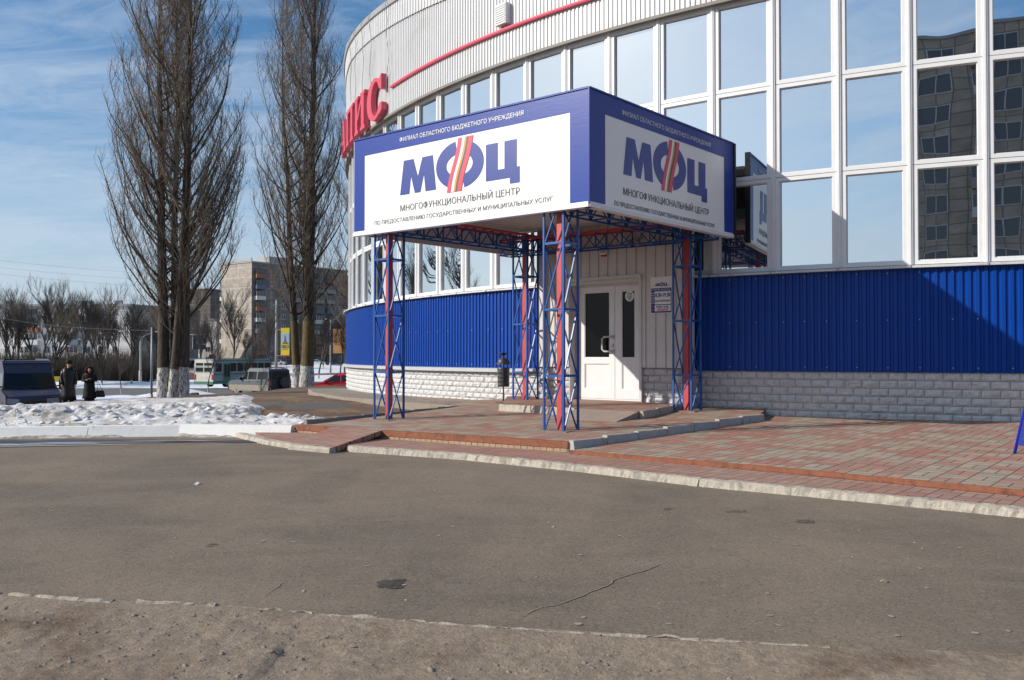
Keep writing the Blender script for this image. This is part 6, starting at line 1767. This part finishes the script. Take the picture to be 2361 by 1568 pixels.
rearp('bumper', M_busg, -1.26, 1.26, .30, .62, .10); rearp('number_plate', M_plate, -.45, .45, .85, 1.15, .045)
for sd_ in (1, -1): rearp('tail_light', M_tail, sd_ * 1.12 - .09, sd_ * 1.12 + .09, .80, 1.35, .055)
yb = -1.258
def sp_(name, mat, x0, x1, z0, z1, d=.0):
    mb = MB(); mb.obox(c.p(x0, yb - d - .012, z0), c.fx * (x1 - x0), c.fy * .02, V(0, 0, z1 - z0)); mb.build(name, mat, c.t)
sp_('green_stripe', M_busg, -4.3, 4.4, 2.66, 2.78, -.02); sp_('green_stripe', M_busg, -4.3, 4.4, 1.28, 1.42); sp_('green_skirt', M_busg, -4.3, 4.4, .42, .66)
x = -4.1
for k in range(8):
    if k == 1: sp_('door', M_busg, x + .05, x + 1.05, .5, 2.45, .01); sp_('door_glass', M_carglass, x + .15, x + .5, .95, 2.35, .02); sp_('door_glass', M_carglass, x + .6, x + .95, .95, 2.35, .02)
    else: sp_('side_window', M_carglass, x, x + .85, 1.62, 2.48, .005)
    x += 1.07
c.wheels((-2.4, 2.6), .45, 2.4, .3)

# --- red saloon
def saloon(name, loc, heading, label, paint, group=None, detail=True):
    c = Car(name, loc, heading, label, 'car', group)
    b = c.prism([(-2.2, .35), (-2.25, .75), (-2.15, .98), (-1.5, 1.0), (.75, .92), (1.9, .80), (2.2, .62), (2.22, .35), (1.9, .22), (-2.0, .22)], 1.74)
    b = c.prism([(-1.75, .98), (-1.0, 1.38), (-.6, 1.44), (.0, 1.43), (.25, 1.38), (1.05, .90)], 1.74, .92, .28, b)
    b.build('body', paint, c.t, bevel=.05)
    for sd_ in (1, -1):
        c.sidewin([(.82, .97), (-.08, .97), (-.08, 1.36), (.20, 1.33)], 1.74, .92, .28, sd_, .012); c.sidewin([(-.16, .97), (-1.0, .98), (-.95, 1.32), (-.6, 1.38), (-.16, 1.37)], 1.74, .92, .28, sd_, .012)
    c.cross((1.03, .92), (.25, 1.38), 1.74, 'windscreen', M_carglass, .02, .05, .92, .28, -1)
    c.cross((-1.72, 1.0), (-1.0, 1.38), 1.74, 'rear_window', M_carglass, .02, .05, .92, .28, 1)
    if detail:
        for sd_ in (1, -1): c.box('headlight', M_lens, 2.12, sd_ * .65, .62, .14, .3, .14); c.box('mirror', paint, .78, sd_ * .97, .98, .12, .16, .12, .02)
    c.wheels((1.35, -1.3), .31, 1.72, .2); c.arch((1.35, -1.3), .32, 1.74, M_blackpl)
    return c.t
rx, ry = wp(790, 54), 54
saloon('saloon_car', (rx, ry, -2.52), (-.985, .10), 'bright red saloon car beyond the corner of the round building', P('bright_red_paint', (.62, .012, .03), .3, coat=.6))
parked = [(548, 238, (.95, .1), 'white'), (640, 236, (-.98, .1), 'silver'), (732, 240, (1, .05), 'white'), (770, 238, (.9, .2), 'dark')]
pc = {'white': P('car_white', (.7, .7, .7), .3), 'silver': P('car_silver', (.4, .41, .42), .3), 'dark': P('car_dark', (.03, .04, .06), .3)}
lab = ['white far car parked in the snow before the tall gable', 'silver far car parked left of the mossy poplar foot', 'white far car parked between mossy poplar and orange board', 'dark far car parked beneath the orange board']
for (q, Y, h_, k_), lb in zip(parked, lab): saloon('parked_car', (wp(q, Y), Y, interp(LOW, Y) + .2), h_, lb, pc[k_], 'cars parked far away in front of the blocks', False)
# --- far yellow signboard trailer behind the van
Y = 100; x = wp(126, Y); z = interp(LOW, Y)
t = thing('yellow_barrier', (x, Y, z + .2), 'low yellow roadworks barrier in the snow between the van and the man', 'barrier')
mb = MB(); mb.cbox((x, Y, z + 1.0), 2.4, .1, .6); mb.build('panel', P('barrier_yellow', (.60, .42, .02), .5), t)
mb = MB(); mb.beam((x - .9, Y, z + .2), (x - .9, Y, z + 1.3), .07); mb.beam((x + .9, Y, z + .2), (x + .9, Y, z + 1.3), .07); mb.build('posts', M_galv, t)
# dark stump beside the big poplar
x, Y = wp(414 + 30, 41), 41; z = G(x, Y)
mb = MB(); mb.tube([V(x - .25, Y, z + .06), V(x, Y, z + .13), V(x + .28, Y, z + .18)], [.10, .17, .13], 9); o = mb.build('log', M_bark, org=(x, Y, z)); tag(o, 'short dark log lying on the mound right of the large poplar', 'log')

# ================================================================ people
def loft(mb, rings, n=20, cap=True, wob=0.0):
    """rings: (center, rx, ry, rz)"""
    vs = []; fs = []
    for c_, rx_, ry_, rz in rings:
        for k in range(n):
            a = 2 * pi * k / n; x, y = rx_ * cos(a), ry_ * sin(a)
            w_ = 1 + wob * sin(a * 5 + c_[2] * 3) if wob else 1
            vs.append(Vector(c_) + V((x * cos(rz) - y * sin(rz)) * w_, (x * sin(rz) + y * cos(rz)) * w_, 0))
    for i in range(len(rings) - 1):
        for k in range(n):
            k2 = (k + 1) % n; fs.append((i * n + k, i * n + k2, (i + 1) * n + k2, (i + 1) * n + k))
    if cap: fs.append(tuple(reversed(range(n)))); fs.append(tuple(range((len(rings) - 1) * n, len(rings) * n)))
    mb.add(vs, fs)
def skin_body(parent, joints, edges, name, mat, levels=1):
    og = ORG[parent.name]; me = bpy.data.meshes.new(name)
    me.from_pydata([tuple(j[0]) for j in joints], edges, []); me.materials.append(mat)
    o = bpy.data.objects.new(name, me); COL.objects.link(o); o.parent = parent
    m = o.modifiers.new('skin', 'SKIN'); m.use_smooth_shade = True
    for v, j in zip(me.skin_vertices[0].data, joints): v.radius = (j[1], j[1] if len(j) < 3 else j[2])
    me.skin_vertices[0].data[0].use_root = True
    s = o.modifiers.new('sub', 'SUBSURF'); s.levels = levels; s.render_levels = levels
    return o
def person(x, y, z, H, face, label, woman):
    t = thing('person', (x, y, z), label, 'person')
    f = V(*face, 0).normalized(); r = V(f.y, -f.x, 0)          # r = person's right... (to viewer's left when facing us)
    def L(a, b, c_): return r * a + f * b + V(0, 0, c_ * H)
    hd_ = .06 if not woman else .05
    head = L(0, hd_, .925)
    J = [(L(0, 0, .52), .13, .10), (L(0, .0, .64), .13, .10), (L(0, 0, .77), .16, .10), (L(0, .01, .84), .06, .06), (L(0, hd_, .88), .06, .07), (head, .075, .09), (L(0, hd_, .975), .06, .07),
         (L(.10, 0, .48), .085), (L(.11, .02, .27), .06), (L(.12, 0, .06), .045), (L(.12, .13, .022), .04),
         (L(-.10, 0, .48), .085), (L(-.11, .03, .27), .06), (L(-.12, .02, .06), .045), (L(-.12, .15, .022), .04)]
    E_ = [(0, 1), (1, 2), (2, 3), (3, 4), (4, 5), (5, 6), (0, 7), (7, 8), (8, 9), (9, 10), (0, 11), (11, 12), (12, 13), (13, 14)]
    if woman:
        arms = [[L(.17, 0, .79), L(.24, .04, .65), L(.12, .24, .66)], [L(-.17, 0, .79), L(-.24, .04, .65), L(-.06, .25, .685)]]
    else:
        arms = [[L(.185, 0, .80), L(.255, -.04, .63), L(.24, .10, .49)], [L(-.185, 0, .80), L(-.255, -.04, .63), L(-.24, .10, .49)]]
    for a in arms:
        b0 = len(J); J += [(a[0], .07), (a[1], .05), (a[2], .032)]; E_ += [(2, b0), (b0, b0 + 1), (b0 + 1, b0 + 2)]
        # hand: palm and five fingers
        d = (a[2] - a[1]).normalized(); J.append((a[2] + d * .07, .032, .018)); E_.append((b0 + 2, b0 + 3))
        up = d.cross(f).normalized() if d.cross(f).length > .1 else r
        sd_ = d.cross(V(0, 0, 1)).normalized() if abs(d.z) < .9 else f
        for q, (o_, ln) in enumerate(((-.025, .06), (-.009, .07), (.008, .065), (.024, .05))):
            i0 = len(J); J += [(a[2] + d * (.10 + ln * .4) + sd_ * o_, .009), (a[2] + d * (.095 + ln * .7) + sd_ * o_ + V(0, 0, -.02), .008)]; E_ += [(b0 + 3, i0), (i0, i0 + 1)]
        i0 = len(J); J += [(a[2] + d * .055 + sd_ * .045, .011), (a[2] + d * .09 + sd_ * .06, .009)]; E_ += [(b0 + 3, i0), (i0, i0 + 1)]
    skin_body(t, J, E_, 'body', M_skin)
    # face details
    fd = MB(); og = ORG[t.name]
    hw_ = lambda a, b, c_: og + head + r * a + f * b + V(0, 0, c_)
    fd.tube([hw_(0, .085, .035), hw_(0, .118, -.005), hw_(0, .09, -.02)], [.008, .016, .010], 6); fd.build('nose', M_skin, t, smooth=True)
    for s in (-.032, .032):
        e_ = MB(); e_.tube([hw_(s - .012, .088, .025), hw_(s + .012, .088, .025)], .008, 6); e_.build('eye', M_wool, t)
        e_ = MB(); e_.tube([hw_(s * 2.5, 0, .03), hw_(s * 2.6, -.01, .0), hw_(s * 2.5, 0, -.03)], [.008, .014, .008], 6); e_.build('ear', M_skin, t)
    m_ = MB(); m_.tube([hw_(-.025, .088, -.045), hw_(0, .093, -.048), hw_(.025, .088, -.045)], .006, 5); m_.build('mouth', P('lips', (.35, .1, .09), .6), t)
    # coat
    rz = atan2(r.y, r.x); W_ = lambda v: og + v
    ct = MB(); cs = H
    hem = .13 if not woman else .17
    k = 1.0 if not woman else .92
    rings = [(W_(L(0, 0, hem)), .30 * k, .25 * k, rz), (W_(L(0, 0, .25)), .27 * k, .225 * k, rz), (W_(L(0, 0, .45)), .235 * k, .19 * k, rz), (W_(L(0, 0, .58)), .215 * k, .165 * k, rz), (W_(L(0, 0, .68)), .225 * k, .165 * k, rz), (W_(L(0, 0, .77)), .245 * k, .16 * k, rz), (W_(L(0, .0, .82)), .20 * k, .13 * k, rz), (W_(L(0, .01, .85)), .10, .10, rz)]
    loft(ct, rings, 24, wob=.035)
    for a in arms:
        A_2 = [W_(v) for v in a]; mid = A_2[0].lerp(A_2[1], .5)
        ct.tube([A_2[0] + V(0, 0, .03), mid, A_2[1], A_2[1].lerp(A_2[2], .55), A_2[2]], [.075, .078, .072, .066, .058], 12)
    ct.build('coat', M_coat if not woman else M_wool, t, smooth=True)
    cl_ = MB()
    if woman:
        cl_.tube([W_(L(-.12, .06, .86)), W_(L(-.135, .03, .93)), W_(L(-.09, .03, .985)), W_(L(0, .03, 1.005)), W_(L(.09, .03, .985)), W_(L(.135, .03, .93)), W_(L(.12, .06, .86))], .05, 8); cl_.build('fur_hood_trim', M_fur, t, smooth=True)
        hb_ = MB(); loft(hb_, [(W_(L(0, -.04, .83)), .13, .11, rz), (W_(L(0, -.05, .90)), .135, .11, rz), (W_(L(0, -.04, .97)), .11, .09, rz), (W_(L(0, -.03, 1.01)), .05, .04, rz)], 14); hb_.build('hood', M_wool, t, smooth=True)
        sk = MB(); loft(sk, [(W_(L(0, 0, .05)), .20, .16, rz), (W_(L(0, 0, .2)), .2, .17, rz)], 16); sk.build('skirt', M_wool, t, smooth=True)
    else:
        loft(cl_, [(W_(L(0, .05, .955)), .105, .12, rz), (W_(L(0, .05, .985)), .112, .125, rz), (W_(L(0, .045, 1.02)), .105, .118, rz), (W_(L(0, .04, 1.045)), .075, .085, rz)], 16); cl_.build('fur_hat', M_wool, t, smooth=True)
        co_ = MB(); co_.tube([W_(L(-.10, .10, .80)), W_(L(-.12, .0, .86)), W_(L(0, -.09, .88)), W_(L(.12, 0, .86)), W_(L(.10, .10, .80))], .045, 8); co_.build('fur_collar', M_wool, t, smooth=True)
        tr_ = MB()
        for s in (.115, -.115): tr_.tube([W_(L(s, 0, .30)), W_(L(s, .01, .05))], [.10, .085], 10)
        tr_.build('trousers', M_wool, t, smooth=True)
    bo = MB()
    for s in (.12, -.12): bo.tube([W_(L(s, -.05, .025)), W_(L(s, .06, .03)), W_(L(s, .17, .02))], [.05, .052, .04], 10)
    bo.build('boots', M_coat, t, smooth=True)
    return t, (lambda v: og + v), L, r, f
mx_, my_ = wp(159, 35.8), 35.8
person(mx_, my_, low(mx_, my_) + .03, 1.76, (.45, -.9), 'man in long black leather coat and fur hat looking down beside the blue van', False)
wx_, wy_ = wp(207, 37.5), 37.5
t, Wd, L, r, f = person(wx_, wy_, low(wx_, wy_) + .03, 1.56, (.35, -.93), 'woman in black hooded coat with raised hands walking to the right of the man', True)
bag = thing('handbag', Wd(L(-.38, .05, .36)), 'black leather handbag hanging from the arm of the woman in black', 'handbag')
mb = MB(); loft(mb, [(Wd(L(-.40, .05, .20)), .19, .08, atan2(r.y, r.x)), (Wd(L(-.40, .05, .24)), .20, .09, atan2(r.y, r.x)), (Wd(L(-.40, .05, .34)), .17, .07, atan2(r.y, r.x)), (Wd(L(-.40, .05, .38)), .13, .03, atan2(r.y, r.x))], 18)
mb.build('bag_body', M_coat, bag, smooth=True)
mb = MB(); mb.tube([Wd(L(-.50, .05, .37)), Wd(L(-.40, .05, .50)), Wd(L(-.32, .05, .64)), Wd(L(-.30, .06, .50)), Wd(L(-.30, .05, .37))], .010, 6); mb.build('handles', M_coat, bag, smooth=True)
